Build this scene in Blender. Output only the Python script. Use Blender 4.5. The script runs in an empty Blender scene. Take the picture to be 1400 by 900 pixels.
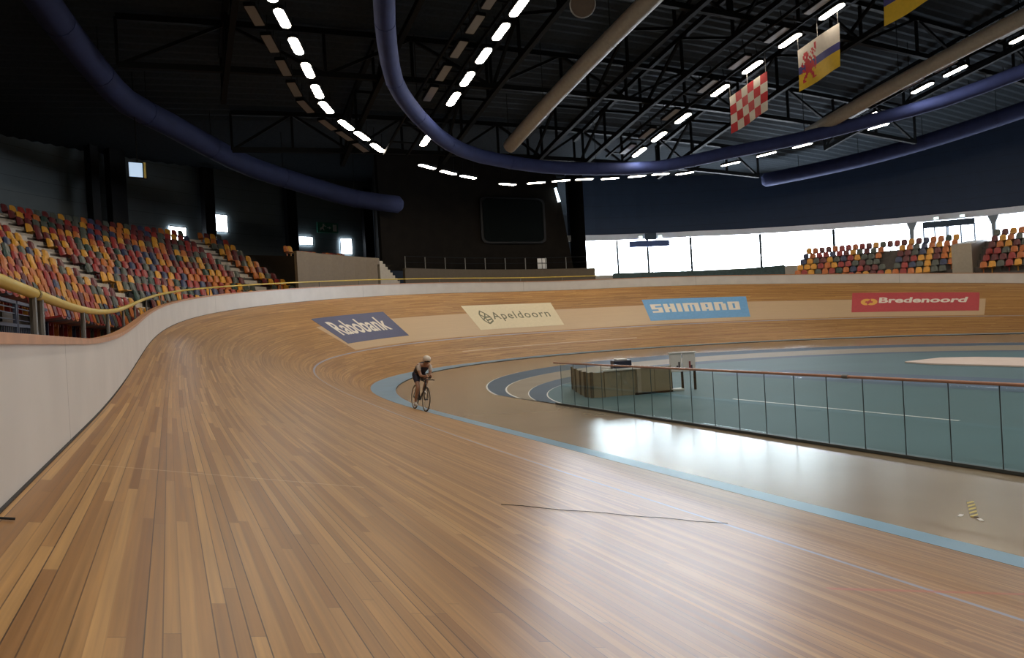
import bpy, bmesh, math, random
import numpy as np
from mathutils import Vector, Matrix
random.seed(7)
C = bpy.context.scene.collection
PI = math.pi
# ------------------------------------------------------------------ helpers
def link(o): C.objects.link(o); return o
def mat(name, col, rough=.5, var=.0, scale=6., metal=0., spec=.5, emit=None, es=0., bump=0.):
    m = bpy.data.materials.new(name); m.use_nodes = True
    nt = m.node_tree; b = nt.nodes['Principled BSDF']
    b.inputs['Base Color'].default_value = (*col, 1); b.inputs['Roughness'].default_value = rough
    b.inputs['Metallic'].default_value = metal; b.inputs['Specular IOR Level'].default_value = spec
    if var or bump:
        tc = nt.nodes.new('ShaderNodeTexCoord'); n = nt.nodes.new('ShaderNodeTexNoise')
        n.inputs['Scale'].default_value = scale; n.inputs['Detail'].default_value = 4
        nt.links.new(tc.outputs['Object'], n.inputs['Vector'])
        if var:
            r = nt.nodes.new('ShaderNodeMapRange'); r.inputs[1].default_value = .3; r.inputs[2].default_value = .7
            r.inputs[3].default_value = 1 - var; r.inputs[4].default_value = 1 + var
            x = nt.nodes.new('ShaderNodeVectorMath'); x.operation = 'SCALE'; x.inputs[0].default_value = col
            nt.links.new(n.outputs[0], r.inputs[0]); nt.links.new(r.outputs[0], x.inputs['Scale'])
            nt.links.new(x.outputs[0], b.inputs['Base Color'])
        if bump:
            bp = nt.nodes.new('ShaderNodeBump'); bp.inputs['Strength'].default_value = bump
            nt.links.new(n.outputs[0], bp.inputs['Height']); nt.links.new(bp.outputs[0], b.inputs['Normal'])
    if emit:
        b.inputs['Emission Color'].default_value = (*emit, 1); b.inputs['Emission Strength'].default_value = es
    return m
class MB:
    def __init__(s): s.v = []; s.f = []; s.mi = []; s.uv = {}
    def add(s, vs, fs, mi=0):
        k = len(s.v); s.v += [tuple(map(float, v)) for v in vs]
        for f in fs: s.f.append(tuple(i + k for i in f)); s.mi.append(mi)
        return s
    def box(s, c, d, R=None, mi=0):
        vs = []
        for sx in (-1, 1):
            for sy in (-1, 1):
                for sz in (-1, 1):
                    v = Vector((sx*d[0]/2, sy*d[1]/2, sz*d[2]/2))
                    if R is not None: v = R @ v
                    vs.append(v + Vector(c))
        return s.add(vs, [(0,1,3,2),(4,6,7,5),(0,4,5,1),(2,3,7,6),(0,2,6,4),(1,5,7,3)], mi)
    def bar(s, a, b, w, h=None, mi=0):
        a, b = Vector(a), Vector(b); h = h or w; d = b - a
        if d.length < 1e-6: return s
        q = d.to_track_quat('Z', 'Y').to_matrix()
        return s.box((a + b)/2, (w, h, d.length), q, mi)
    def tube(s, pts, r, n=10, cap=True, mi=0, closed=False):
        pts = [Vector(p) for p in pts]; N = len(pts); rings = []
        rr = r if isinstance(r, (list, tuple)) else [r]*N
        up = Vector((0, 0, 1)); prev = None
        for i, p in enumerate(pts):
            if closed: t = pts[(i+1) % N] - pts[i-1]
            else: t = pts[min(i+1, N-1)] - pts[max(i-1, 0)]
            t.normalize()
            if prev is None:
                a = t.cross(up) if abs(t.dot(up)) < .95 else t.cross(Vector((1, 0, 0)))
            else: a = prev - t*prev.dot(t)
            a.normalize(); prev = a; b = t.cross(a)
            rings.append([p + (a*math.cos(2*PI*k/n) + b*math.sin(2*PI*k/n))*rr[i] for k in range(n)])
        vs = [v for g in rings for v in g]; fs = []
        for i in range(N if closed else N-1):
            j = (i+1) % N
            for k in range(n): fs.append((i*n+k, i*n+(k+1) % n, j*n+(k+1) % n, j*n+k))
        if cap and not closed: fs += [tuple(range(n))[::-1], tuple((N-1)*n+k for k in range(n))]
        return s.add(vs, fs, mi)
    def build(s, name, m, parent=None, smooth=False):
        me = bpy.data.meshes.new(name); me.from_pydata(s.v, [], s.f)
        ms = m if isinstance(m, (list, tuple)) else [m]
        for x in ms: me.materials.append(x)
        if len(ms) > 1: me.polygons.foreach_set('material_index', s.mi)
        if smooth: me.polygons.foreach_set('use_smooth', [True]*len(me.polygons))
        bm = bmesh.new(); bm.from_mesh(me); bmesh.ops.recalc_face_normals(bm, faces=bm.faces); bm.to_mesh(me); bm.free()
        me.update()
        o = link(bpy.data.objects.new(name, me))
        if parent: o.parent = parent
        return o
def tag(o, label, cat, group=None, kind=None):
    o['label'] = label; o['category'] = cat
    if group: o['group'] = group
    if kind: o['kind'] = kind
    return o
def struct(o, label=None):
    o['kind'] = 'structure'
    if label: o['label'] = label
    return o
def empty(name, loc=(0, 0, 0), rz=0):
    o = bpy.data.objects.new(name, None); o.location = loc; o.rotation_euler = (0, 0, rz); o.empty_display_size = .2
    return link(o)
def bevel(o, w, seg=2):
    m = o.modifiers.new('bevel', 'BEVEL'); m.width = w; m.segments = seg; m.limit_method = 'ANGLE'; return o
ORD = ['', 'first', 'second', 'third', 'fourth', 'fifth', 'sixth', 'seventh', 'eighth', 'ninth', 'tenth', 'eleventh', 'twelfth', 'thirteenth',
       'fourteenth', 'fifteenth', 'sixteenth', 'seventeenth', 'eighteenth', 'nineteenth', 'twentieth']
def ordn(n):
    if n <= 20: return ORD[n]
    t = {2: 'twenty', 3: 'thirty', 4: 'forty', 5: 'fifty', 6: 'sixty', 7: 'seventy', 8: 'eighty', 9: 'ninety'}[n//10]
    if n % 10 == 0: return t[:-1] + 'ieth'
    return t + '-' + ORD[n % 10]
def sm(t):
    t = np.clip(t, 0, 1); return t*t*(3-2*t)
# ------------------------------------------------------------------ the track: a 250 m oval, base line + banking
F, HC, X0, S0, LT, RB, TH0, TH1, SA, LA = 962.44, 2.227, 6.1833, 13.655, 19.089, 20.4455, .23242, .7545, 6.596, 44.047
YAW, PITCH, ROLL = .454182, -.005459, -.056284
W = 7.0
LB = PI*RB + LT; SAP = S0 + LB/2
SS = np.linspace(-25, 2*SAP + 30, 1800)
_d = np.abs(SS - SAP)
_k = sm((LB/2 - _d)/LT)/RB; _ds = SS[1]-SS[0]
HD = np.concatenate([[0], np.cumsum((_k[1:]+_k[:-1])/2*_ds)])
_sx, _cy = np.sin(HD), np.cos(HD)
BX = X0 + np.concatenate([[0], np.cumsum((_sx[1:]+_sx[:-1])/2*_ds)])
BY = SS[0] + np.concatenate([[0], np.cumsum((_cy[1:]+_cy[:-1])/2*_ds)])
TH = TH0 + (TH1-TH0)*sm((SAP - _d - SA)/LA)
def it(a, s): return float(np.interp(s, SS, a))
def base(s): return it(BX, s), it(BY, s)
def head(s): return it(HD, s)
def nrm(s): h = head(s); return -math.cos(h), math.sin(h)
def off(s, o, z=0.):
    (x, y), (a, b) = base(s), nrm(s); return Vector((x + a*o, y + b*o, z))
def bank(s): return it(TH, s)
def surf(s, v, h=0.):
    t = bank(s); return off(s, v*math.cos(t) - h*math.sin(t), v*math.sin(t) + h*math.cos(t))
def rim(s): return W*math.cos(bank(s))
def rimz(s): return W*math.sin(bank(s))
def wallh(s): return .705 + .067*(bank(s)-TH0)/(TH1-TH0)
def rimo(s, o, z): return off(s, rim(s)+o, z)
def srange(a, b, d): return list(np.linspace(a, b, max(2, int(round((b-a)/d))+1)))
XC, YC, ZC, DA, DB = 27.073, -7.195, 20.201, 1.12, 8.511
def dome(x, y): return ZC - DA*((x-XC)/30)**2 - DB*(max(min(y, 62)-YC, 0)/60)**2
def ribbon(name, rows, m, parent=None, smooth=False, thick=None):
    """rows: list of polylines (same count); quads between consecutive polylines"""
    mb = MB(); n = len(rows[0]); vs = [p for r in rows for p in r]; fs = []
    for i in range(len(rows)-1):
        for j in range(n-1): fs.append((i*n+j, i*n+j+1, (i+1)*n+j+1, (i+1)*n+j))
    mb.add(vs, fs); return mb.build(name, m, parent, smooth)
def slab(name, s0, s1, ds, sect, m, parent=None, capends=True):
    """sweep a closed cross-section sect(s)->[points] along the oval"""
    mb = MB(); st = srange(s0, s1, ds); n = len(sect(s0)); vs = []; fs = []
    for s in st: vs += sect(s)
    for i in range(len(st)-1):
        for k in range(n): fs.append((i*n+k, i*n+(k+1) % n, (i+1)*n+(k+1) % n, (i+1)*n+k))
    if capends: fs += [tuple(range(n)), tuple((len(st)-1)*n+k for k in range(n))]
    mb.add(vs, fs); return mb.build(name, m, parent)
# camera axes, used only for deciding which seats of the far stands show largest
_f = np.array([math.sin(YAW)*math.cos(PITCH), math.cos(YAW)*math.cos(PITCH), math.sin(PITCH)])
_r0 = np.array([math.cos(YAW), -math.sin(YAW), 0]); _u0 = np.cross(_r0, _f)
_r = _r0*math.cos(ROLL) + _u0*math.sin(ROLL); _u = -_r0*math.sin(ROLL) + _u0*math.cos(ROLL)
def px(p):
    d = np.array(p) - np.array([0, 0, HC]); z = d@_f
    if z < .2: return None
    return 700 + F*(d@_r)/z, 450 - F*(d@_u)/z, z
# ------------------------------------------------------------------ materials
def wood():
    m = bpy.data.materials.new('pine track boards'); m.use_nodes = True; nt = m.node_tree; L = nt.links.new; N = nt.nodes.new
    b = nt.nodes['Principled BSDF']
    uv = N('ShaderNodeUVMap'); uv.uv_map = 'UVMap'; sp = N('ShaderNodeSeparateXYZ'); L(uv.outputs[0], sp.inputs[0])
    U, V = sp.outputs[0], sp.outputs[1]
    def M(op, a, b_=None, c=None):
        n = N('ShaderNodeMath'); n.operation = op
        for i, x in enumerate((a, b_, c)):
            if x is None: continue
            if isinstance(x, (int, float)): n.inputs[i].default_value = x
            else: L(x, n.inputs[i])
        return n.outputs[0]
    PW = .043
    row = M('FLOOR', M('DIVIDE', V, PW))
    wn = N('ShaderNodeTexWhiteNoise'); wn.noise_dimensions = '1D'; L(row, wn.inputs['W'])
    sh = M('MULTIPLY', wn.outputs['Value'], 37.0)
    ub = M('DIVIDE', M('ADD', U, sh), 2.3)
    col = M('FLOOR', ub)
    cv = N('ShaderNodeCombineXYZ'); L(row, cv.inputs[0]); L(col, cv.inputs[1])
    w2 = N('ShaderNodeTexWhiteNoise'); w2.noise_dimensions = '3D'; L(cv.outputs[0], w2.inputs['Vector'])
    ramp = N('ShaderNodeValToRGB'); L(w2.outputs['Value'], ramp.inputs[0])
    e = ramp.color_ramp.elements
    e[0].position = 0; e[0].color = (.254, .118, .035, 1); e[1].position = 1; e[1].color = (.475, .272, .098, 1)
    for p_, c_ in ((.2, (.302, .149, .045, 1)), (.5, (.351, .182, .058, 1)), (.8, (.398, .214, .070, 1))):
        x = e.new(p_); x.color = c_
    # grain stretched along the board
    gv = N('ShaderNodeCombineXYZ'); L(M('ADD', M('MULTIPLY', U, 1.2), M('MULTIPLY', w2.outputs['Value'], 50)), gv.inputs[0]); L(M('MULTIPLY', V, 55.), gv.inputs[1])
    gn = N('ShaderNodeTexNoise'); gn.inputs['Scale'].default_value = 1.; gn.inputs['Detail'].default_value = 6; L(gv.outputs[0], gn.inputs['Vector'])
    mr = N('ShaderNodeMapRange'); L(gn.outputs[0], mr.inputs[0]); mr.inputs[1].default_value = .25; mr.inputs[2].default_value = .75; mr.inputs[3].default_value = .74; mr.inputs[4].default_value = 1.2
    # wear: broad patches
    wnn = N('ShaderNodeTexNoise'); wnn.inputs['Scale'].default_value = .35; wnn.inputs['Detail'].default_value = 3
    wv = N('ShaderNodeCombineXYZ'); L(M('MULTIPLY', U, .35), wv.inputs[0]); L(V, wv.inputs[1]); L(wv.outputs[0], wnn.inputs['Vector'])
    mr2 = N('ShaderNodeMapRange'); L(wnn.outputs[0], mr2.inputs[0]); mr2.inputs[1].default_value = .3; mr2.inputs[2].default_value = .7; mr2.inputs[3].default_value = .9; mr2.inputs[4].default_value = 1.1
    sc = N('ShaderNodeVectorMath'); sc.operation = 'SCALE'; L(ramp.outputs[0], sc.inputs[0]); L(M('MULTIPLY', mr.outputs[0], mr2.outputs[0]), sc.inputs['Scale'])
    cur = sc.outputs[0]
    def mix(cur, fac, colr):
        n = N('ShaderNodeMix'); n.data_type = 'RGBA'; L(fac, n.inputs['Factor']); L(cur, n.inputs['A']); n.inputs['B'].default_value = (*colr, 1); return n.outputs['Result']
    # seams between boards and butt joints
    fr = M('FRACT', M('DIVIDE', V, PW)); w3 = N('ShaderNodeTexWhiteNoise'); w3.noise_dimensions = '1D'; L(M('ADD', row, 91.3), w3.inputs['W'])
    gap = M('MULTIPLY', M('LESS_THAN', fr, .085), M('MINIMUM', M('ADD', M('POWER', M('MULTIPLY', w3.outputs['Value'], 1.15), 3.), .08), .95))
    cur = mix(cur, gap, (.05, .022, .01))
    fu = M('FRACT', ub); cur = mix(cur, M('MULTIPLY', M('LESS_THAN', fu, .0016), .6), (.06, .03, .015))
    def band(x, lo, hi): return M('MULTIPLY', M('GREATER_THAN', x, lo), M('LESS_THAN', x, hi))
    def rect(u0, u1, v0, v1): return M('MULTIPLY', band(U, u0, u1), band(V, v0, v1))
    # cream advertising band round the bend, lane lines, cross marks
    cur = mix(cur, M('MULTIPLY', M('MULTIPLY', band(V, 2.45, 4.72), band(M('ADD', U, M('MULTIPLY', M('SUBTRACT', V, 2.45), .16)), 35.5, 82.62)), .86), (.52, .385, .245))
    cur = mix(cur, M('MULTIPLY', band(V, 2.27, 2.335), .75), (.27, .36, .53))
    cur = mix(cur, M('MULTIPLY', rect(20, 95, .86, .91), .55), (.16, .045, .03))
    cur = mix(cur, M('MULTIPLY', rect(45.0, 60, 1.05, 1.12), .6), (.66, .52, .38))
    cur = mix(cur, M('MULTIPLY', rect(2.63, 2.67, 0, 3.2), .55), (.50, .09, .05))
    cur = mix(cur, M('MULTIPLY', rect(4.68, 4.705, 5.2, 6.8), .4), (.62, .46, .30))
    L(cur, b.inputs['Base Color'])
    rr = N('ShaderNodeMapRange'); L(gn.outputs[0], rr.inputs[0]); rr.inputs[3].default_value = .31; rr.inputs[4].default_value = .42
    L(rr.outputs[0], b.inputs['Roughness']); b.inputs['Specular IOR Level'].default_value = .42
    bp = N('ShaderNodeBump'); bp.inputs['Strength'].default_value = .12; bp.inputs['Distance'].default_value = .002
    L(M('ADD', M('MULTIPLY', w2.outputs['Value'], .6), M('MULTIPLY', gap, -1.)), bp.inputs['Height']); L(bp.outputs[0], b.inputs['Normal'])
    return m
def panel_mat(name, col, period, axis_uv=0, start=0., rough=.5, dark=.25, width=.006):
    m = bpy.data.materials.new(name); m.use_nodes = True; nt = m.node_tree; L = nt.links.new; N = nt.nodes.new
    b = nt.nodes['Principled BSDF']; uv = N('ShaderNodeUVMap'); sp = N('ShaderNodeSeparateXYZ'); L(uv.outputs[0], sp.inputs[0])
    a = N('ShaderNodeMath'); a.operation = 'ADD'; L(sp.outputs[axis_uv], a.inputs[0]); a.inputs[1].default_value = -start + 1000*period
    d = N('ShaderNodeMath'); d.operation = 'DIVIDE'; L(a.outputs[0], d.inputs[0]); d.inputs[1].default_value = period
    f = N('ShaderNodeMath'); f.operation = 'FRACT'; L(d.outputs[0], f.inputs[0])
    l = N('ShaderNodeMath'); l.operation = 'LESS_THAN'; L(f.outputs[0], l.inputs[0]); l.inputs[1].default_value = width/period
    n = N('ShaderNodeTexNoise'); n.inputs['Scale'].default_value = 1.3; n.inputs['Detail'].default_value = 5
    tc = N('ShaderNodeTexCoord'); L(tc.outputs['Object'], n.inputs['Vector'])
    r = N('ShaderNodeMapRange'); L(n.outputs[0], r.inputs[0]); r.inputs[1].default_value = .3; r.inputs[2].default_value = .7; r.inputs[3].default_value = .94; r.inputs[4].default_value = 1.05
    s = N('ShaderNodeVectorMath'); s.operation = 'SCALE'; s.inputs[0].default_value = col; L(r.outputs[0], s.inputs['Scale'])
    x = N('ShaderNodeMix'); x.data_type = 'RGBA'; L(l.outputs[0], x.inputs['Factor']); L(s.outputs[0], x.inputs['A']); x.inputs['B'].default_value = (*[c*dark for c in col], 1)
    L(x.outputs['Result'], b.inputs['Base Color']); b.inputs['Roughness'].default_value = rough
    return m
def set_uv(o, fn):
    me = o.data; uv = me.uv_layers.new(name='UVMap')
    for l in me.loops: uv.data[l.index].uv = fn(l.vertex_index)
M_WOOD = wood()
M_WHITE = panel_mat('white barrier boards', (.64, .615, .585), 12.0, 0, 5.6, .45, .35, .012)
M_CAP = mat('orange brown timber cap', (.50, .25, .13), .45, .12)
M_YEL = mat('yellow lacquered rail', (.56, .41, .045), .34, .06)
M_STEEL = mat('grey galvanised steel', (.17, .165, .155), .6, .08, metal=.2)
M_DARK = mat('dark steel', (.008, .009, .010), .6, .1, spec=.10)
M_BLACK = mat('black metal', (.010, .010, .011), .5, .1, spec=.2)
M_ROOF = mat('dark corrugated deck', (.036, .044, .052), .8, .1, spec=.03)
M_WALLD = panel_mat('dark grey cladding', (.13, .16, .17), .9, 1, 0, .6, .55, .03)
M_GLAREBLUE = panel_mat('dark cladding with blue window glare', (.012, .030, .068), 1.1, 1, 0, .55, .6, .03)  # black panels; the blue is window glare put into their colour
M_BRN = mat('black brown drape', (.0085, .0068, .0052), .9, .2, 1.2, spec=.08)
M_TAN = mat('tan painted panel', (.15, .105, .055), .6, .08)
M_TANL = mat('pale tan panel', (.36, .31, .24), .5, .06)
M_BEAM = mat('pale grey beam', (.78, .79, .82), .5, .03)
M_BLUE = mat('blue duct fabric', (.022, .038, .145), .85, .12, 2.)
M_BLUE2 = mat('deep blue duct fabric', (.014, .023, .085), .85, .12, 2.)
M_DUCT = mat('grey beige duct', (.34, .31, .26), .5, .08)
M_CONC = mat('dark concrete tread', (.10, .085, .075), .75, .2, 3.)
M_STEP = mat('pale concrete step', (.56, .50, .43), .7, .1, 3.)
M_FLOORB = mat('beige gloss floor', (.265, .205, .14), .24, .07, .5)
M_BLU1 = mat('slate blue sport floor', (.038, .08, .135), .65, .07, .6)
M_OLIVE = mat('olive beige sport floor', (.25, .21, .15), .6, .07, .8)
M_FIELD = mat('blue green sport floor', (.058, .135, .165), .65, .06, .4)
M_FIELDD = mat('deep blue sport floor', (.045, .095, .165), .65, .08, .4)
M_AZUR = mat('light blue paint', (.17, .34, .50), .32, .08, 1.)
M_LINEW = mat('white line paint', (.7, .72, .72), .45, .03)
M_PAD = mat('pinkish beige sand cover', (.72, .60, .54), .6, .06, 2.)
M_LAMP = mat('lit lamp diffuser', (.9, .85, .8), .5, emit=(1., .88, .72), es=48.)
M_OFF = mat('unlit lamp diffuser', (.22, .21, .20), .4, .05)
M_PANE = mat('daylit frosted pane', (.8, .9, 1.), .3, emit=(.80, .89, 1.), es=23.)
M_PANE2 = mat('daylit pane above the stand', (.8, .9, 1.), .3, emit=(.80, .89, 1.), es=8.)
M_PANE3 = mat('small daylit pane', (.8, .9, 1.), .3, emit=(.80, .90, 1.), es=9.)
M_SKYL = mat('dim daylit pane', (.6, .75, .9), .3, emit=(.55, .75, 1.), es=.6)
M_FRAME = mat('window frame paint', (.34, .36, .40), .5, .04)
M_WHITEP = mat('white paint', (.72, .71, .69), .45, .03)
M_RED = mat('red cloth', (.70, .05, .06), .6, .06); M_WCL = mat('white cloth', (.93, .85, .74), .7, .04)
M_YCL = mat('yellow cloth', (.85, .56, .04), .6, .05); M_BCL = mat('blue violet cloth', (.09, .09, .32), .6, .05)
# ------------------------------------------------------------------ setting: floor, track, barrier
o = MB().add([(-45, -35, -.03), (95, -35, -.03), (95, 85, -.03), (-45, 85, -.03)], [(0, 1, 2, 3)]).build('floor', M_FLOORB); struct(o)
sts = srange(-9, 108, .35); vst = [0, .25] + list(np.linspace(.5, 7, 14))
rows = [[surf(s, v) for s in sts] for v in vst]
tr = ribbon('track_surface', rows, M_WOOD, smooth=True)
set_uv(tr, lambda i, n=len(sts): (sts[i % n], vst[i//n])); struct(tr, 'banked pine board cycling track sweeping round the bend')
# light blue band at the foot of the track
def azw(s): return .27 + 1.15*float(sm((s-18)/16)) - 1.1*float(sm((s-88)/14))
o = ribbon('trim_1', [[off(s, .0, .004) for s in sts], [off(s, -azw(s), .004) for s in sts]], M_AZUR); struct(o, 'light blue band along the foot of the banking')
# white barrier and its timber cap
def wsec(s): z = rimz(s); h = wallh(s); return [rimo(s, 0, z+.012), rimo(s, 0, z+h-.05), rimo(s, .09, z+h-.05), rimo(s, .09, 0)]
o = slab('wall_outer', -9, 108, .4, wsec, M_WHITE); n4 = srange(-9, 108, .4); set_uv(o, lambda i: (n4[i//4], o.data.vertices[i].co.z)); struct(o, 'white board barrier round the top of the track')
o = slab('trim_2', -9, 108, .4, lambda s: [rimo(s, -.015, rimz(s)+wallh(s)-.05), rimo(s, -.015, rimz(s)+wallh(s)), rimo(s, .11, rimz(s)+wallh(s)), rimo(s, .11, rimz(s)+wallh(s)-.05)], M_CAP); struct(o)
o = slab('gap_shade_outer', -9, 108, .4, lambda s: [surf(s, 6.988, .001), surf(s, 6.988, .010), rimo(s, .02, rimz(s)+.014), rimo(s, .02, rimz(s)-.01)], M_BLACK); struct(o)  # black strip painting the dark of the gap under the barrier
# ------------------------------------------------------------------ infield floors
def poly_flat(name, pts, z, m, label=None):
    mb = MB().add([(x, y, z) for x, y in pts], [tuple(range(len(pts)))]); return struct(mb.build(name, m), label)
XL = 9.55
def oval(cx, cy, r, r2, n=90):
    pts = [(cx + r*math.cos(a), cy + r2*math.sin(a)) for a in np.linspace(PI, 0, n)]
    pts = [(cx - r, -24.)] + pts + [(cx + r, -24.)]
    out = []
    for i, p in enumerate(pts):           # clip to x > XL
        q = pts[i-1]
        if (p[0] > XL) != (q[0] > XL):
            t = (XL-q[0])/(p[0]-q[0]); out.append((XL, q[1]+t*(p[1]-q[1])))
        if p[0] > XL: out.append(p)
    return out
rings = [((23.4, 16.8, 14.37, 16.3), M_LINEW), ((23.4, 16.8, 14.3, 16.3), M_BLU1), ((22.4, 16.9, 13.12, 12.86), M_LINEW), ((22.4, 16.9, 13.05, 12.86), M_OLIVE),
         ((20.6, 15.0, 11.54, 11.5), M_LINEW), ((20.6, 15.0, 11.5, 11.5), M_BLU1), ((20.4, 15.2, 10.95, 9.62), M_LINEW), ((20.4, 15.2, 10.9, 9.62), M_FIELD)]
names_ = [None, 'outer slate blue running lane', None, 'olive running lane', None, 'inner slate blue running lane', None, 'blue green sports floor inside the running lanes']
for i, ((c, m), nm) in enumerate(zip(rings, names_)):
    poly_flat('floor_infield' if nm else 'floor_line', oval(*c), -.026 + .003*i, m, nm)
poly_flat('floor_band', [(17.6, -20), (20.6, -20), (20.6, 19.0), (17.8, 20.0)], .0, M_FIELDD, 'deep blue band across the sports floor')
poly_flat('floor_line', [(12.99, 8.1), (13.07, 8.1), (13.07, 13.9), (12.99, 13.9)], .0, M_LINEW)
o = MB(); pd = [(24.2, -2, 0), (27.3, -2, 0), (27.3, 16.2, 0), (26.7, 17.2, 0), (24.6, 17.2, 0), (24.1, 15.9, 0)]
o.add([(x, y, .002) for x, y, z in pd] + [(x, y, .05) for x, y, z in pd], [tuple(range(6))[::-1], tuple(range(6, 12))] + [(k, (k+1) % 6, 6+(k+1) % 6, 6+k) for k in range(6)])
tag(o.build('sand_pit_cover', M_PAD), 'long pinkish beige jump pit cover lying on the blue sports floor', 'mat')
# hazard tape and scraps
o = MB(); o.add([(7.37, 4.52, -.029), (7.41, 4.46, -.029), (7.96, 4.83, -.029), (7.92, 4.89, -.029), (7.37, 4.52, -.022), (7.41, 4.46, -.022), (7.96, 4.83, -.022), (7.92, 4.89, -.022)],
                  [(0, 1, 2, 3), (4, 7, 6, 5), (0, 4, 5, 1), (1, 5, 6, 2), (2, 6, 7, 3), (3, 7, 4, 0)])
def stripes():
    m = mat('yellow black tape', (.6, .5, .1), .4); nt = m.node_tree; w = nt.nodes.new('ShaderNodeTexWave'); w.bands_direction = 'Y'; w.inputs['Scale'].default_value = 4.
    tc = nt.nodes.new('ShaderNodeTexCoord'); nt.links.new(tc.outputs['Object'], w.inputs['Vector']); r = nt.nodes.new('ShaderNodeValToRGB'); r.color_ramp.interpolation = 'CONSTANT'
    r.color_ramp.elements[0].color = (.12, .10, .08, 1); r.color_ramp.elements[1].position = .5; r.color_ramp.elements[1].color = (.62, .50, .14, 1)
    nt.links.new(w.outputs[0], r.inputs[0]); nt.links.new(r.outputs[0], nt.nodes['Principled BSDF'].inputs['Base Color']); return m
tag(o.build('hazard_tape', stripes()), 'short strip of yellow and black hazard tape on the beige floor', 'tape')
for (x, y, a, lb) in ((7.34, 4.60, .3, 'left'), (7.34, 4.40, .9, 'right')):
    q = MB(); q.box((0, 0, 0), (.09, .04, .004)); q = q.build('tape_scrap', M_WHITEP); q.location = (x, y, -.026); q.rotation_euler.z = a
    tag(q, 'white tape scrap on the floor, %s of the hazard strip foot' % lb, 'tape')
# thin dark cable across the boards
tag(MB().tube([surf(4.42+.02*math.sin(k*1.7)-.05*k/12, 4.3-.17*k, .006) for k in range(13)], .0025, 6).build('floor_cable', M_BLACK), 'thin dark cable lying across the glossy track boards', 'cable')
tag(MB().tube([surf(3.22, 6.985, .008), surf(3.22, 6.95, .008), surf(3.22, 6.925, .008)], .005, 6).build('floor_bolt', M_BLACK), 'short black peg on the boards at the barrier foot', 'peg')
# ------------------------------------------------------------------ hall shell
def strip_wall(name, s0, s1, o0, o1, z0, z1, m, ds=.8, label=None, slant=(0, 0), th=.25):
    def sec(s):
        t = (s-s0)/(s1-s0); oo = o0 + (o1-o0)*t
        a = z0(s) if callable(z0) else z0; b = z1(s) if callable(z1) else z1
        return [off(s, oo, a), off(s, oo, b), off(s, oo+th, b), off(s, oo+th, a)]
    ob = slab(name, s0, s1, ds, sec, m); st = srange(s0, s1, ds)
    set_uv(ob, lambda i: (st[i//4], ob.data.vertices[i].co.z)); return struct(ob, label)
ROOFZ = lambda x, y: dome(x, min(y, 46)) + 2.9
def rz(s, o): p = off(s, o); return ROOFZ(p.x, p.y) + .3
# roof deck: corrugated, ribs run across the hall
mb = MB(); xs_ = np.linspace(-34, 90, 32); ys_ = np.arange(-32, 78, .30)
vs = []
for k, y in enumerate(ys_):
    for x in xs_: vs.append((x, y, ROOFZ(x, y) + (.06 if k % 2 else -.03)))
nx = len(xs_); mb.add(vs, [(i*nx+j, i*nx+j+1, (i+1)*nx+j+1, (i+1)*nx+j) for i in range(len(ys_)-1) for j in range(nx-1)])
struct(mb.build('ceiling', M_ROOF), 'dark corrugated roof deck')
strip_wall('wall_left', -14, 50.8, 28, 22, 0, lambda s: rz(s, 22), M_WALLD, label='dark panelled wall behind the left stand')
strip_wall('wall_right', 59.8, 100, 15, 22.5, lambda s: 10.45 - .65*float(np.clip((s-66)/16, 0, 1.3)), lambda s: rz(s, 16), M_GLAREBLUE, label='dark wall above the windows, blue window glare painted in')
for nm, pts in (('wall_back', [(-26, -33), (92, -33)]), ('wall_west', [(-18, -33), (-18, 10)]), ('wall_east', [(74, -33), (74, 24)])):
    (x0, y0), (x1, y1) = pts; q = MB(); q.add([(x0, y0, -.02), (x1, y1, -.02), (x1, y1, 24), (x0, y0, 24)], [(0, 1, 2, 3)]); struct(q.build(nm, M_BRN))
# centre black drape wall with a leaning right edge + returns
def ssec(s, t=.3):
    return [off(s, 10.5, 6.9), off(s, 10.5, rz(s, 10.5)), off(s, 10.5+t, rz(s, 10.5)), off(s, 10.5+t, 6.9)]
mb = MB(); st = srange(46.9, 58.15, .45); n = 4; vs = []
for s in st: vs += ssec(s)
vs += [off(58.98, 10.5, 6.9), off(58.15, 10.5, 15.5), off(58.15, 10.8, 15.5), off(58.98, 10.8, 6.9)]
N_ = len(st)+1; mb.add(vs, [(i*4+k, i*4+(k+1) % 4, (i+1)*4+(k+1) % 4, (i+1)*4+k) for i in range(N_-1) for k in range(4)] + [(0, 1, 2, 3)])
struct(mb.build('wall_centre', M_BRN), 'black brown drape wall behind the middle of the bend')
for nm, s, a, b in (('wall_return', 46.9, 10.6, 22.3), ('wall_return', 59.9, 10.8, 15.2)):
    q = MB(); p0, p1 = off(s, a), off(50.9 if s < 50 else s, b); z1 = rz(s, 10.5); q.add([(p0.x, p0.y, 3), (p1.x, p1.y, 3), (p1.x, p1.y, z1), (p0.x, p0.y, z1)], [(0, 1, 2, 3)]); struct(q.build(nm, M_BRN))
strip_wall('wall_parapet', 47.6, 60.0, 9.2, 9.2, 0, lambda s: 6.95 - .12*(s-47.6)/12, mat('dim tan parapet', (.075, .054, .03), .7, .08), label='dim tan parapet wall under the black drape')
strip_wall('wall_sill', 59.9, 100, 14.9, 22.3, 0, lambda s: 6.55 - .35*float(np.clip((s-68)/14, 0, 1.2)), M_TANL, label='pale sill wall below the windows')
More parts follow.
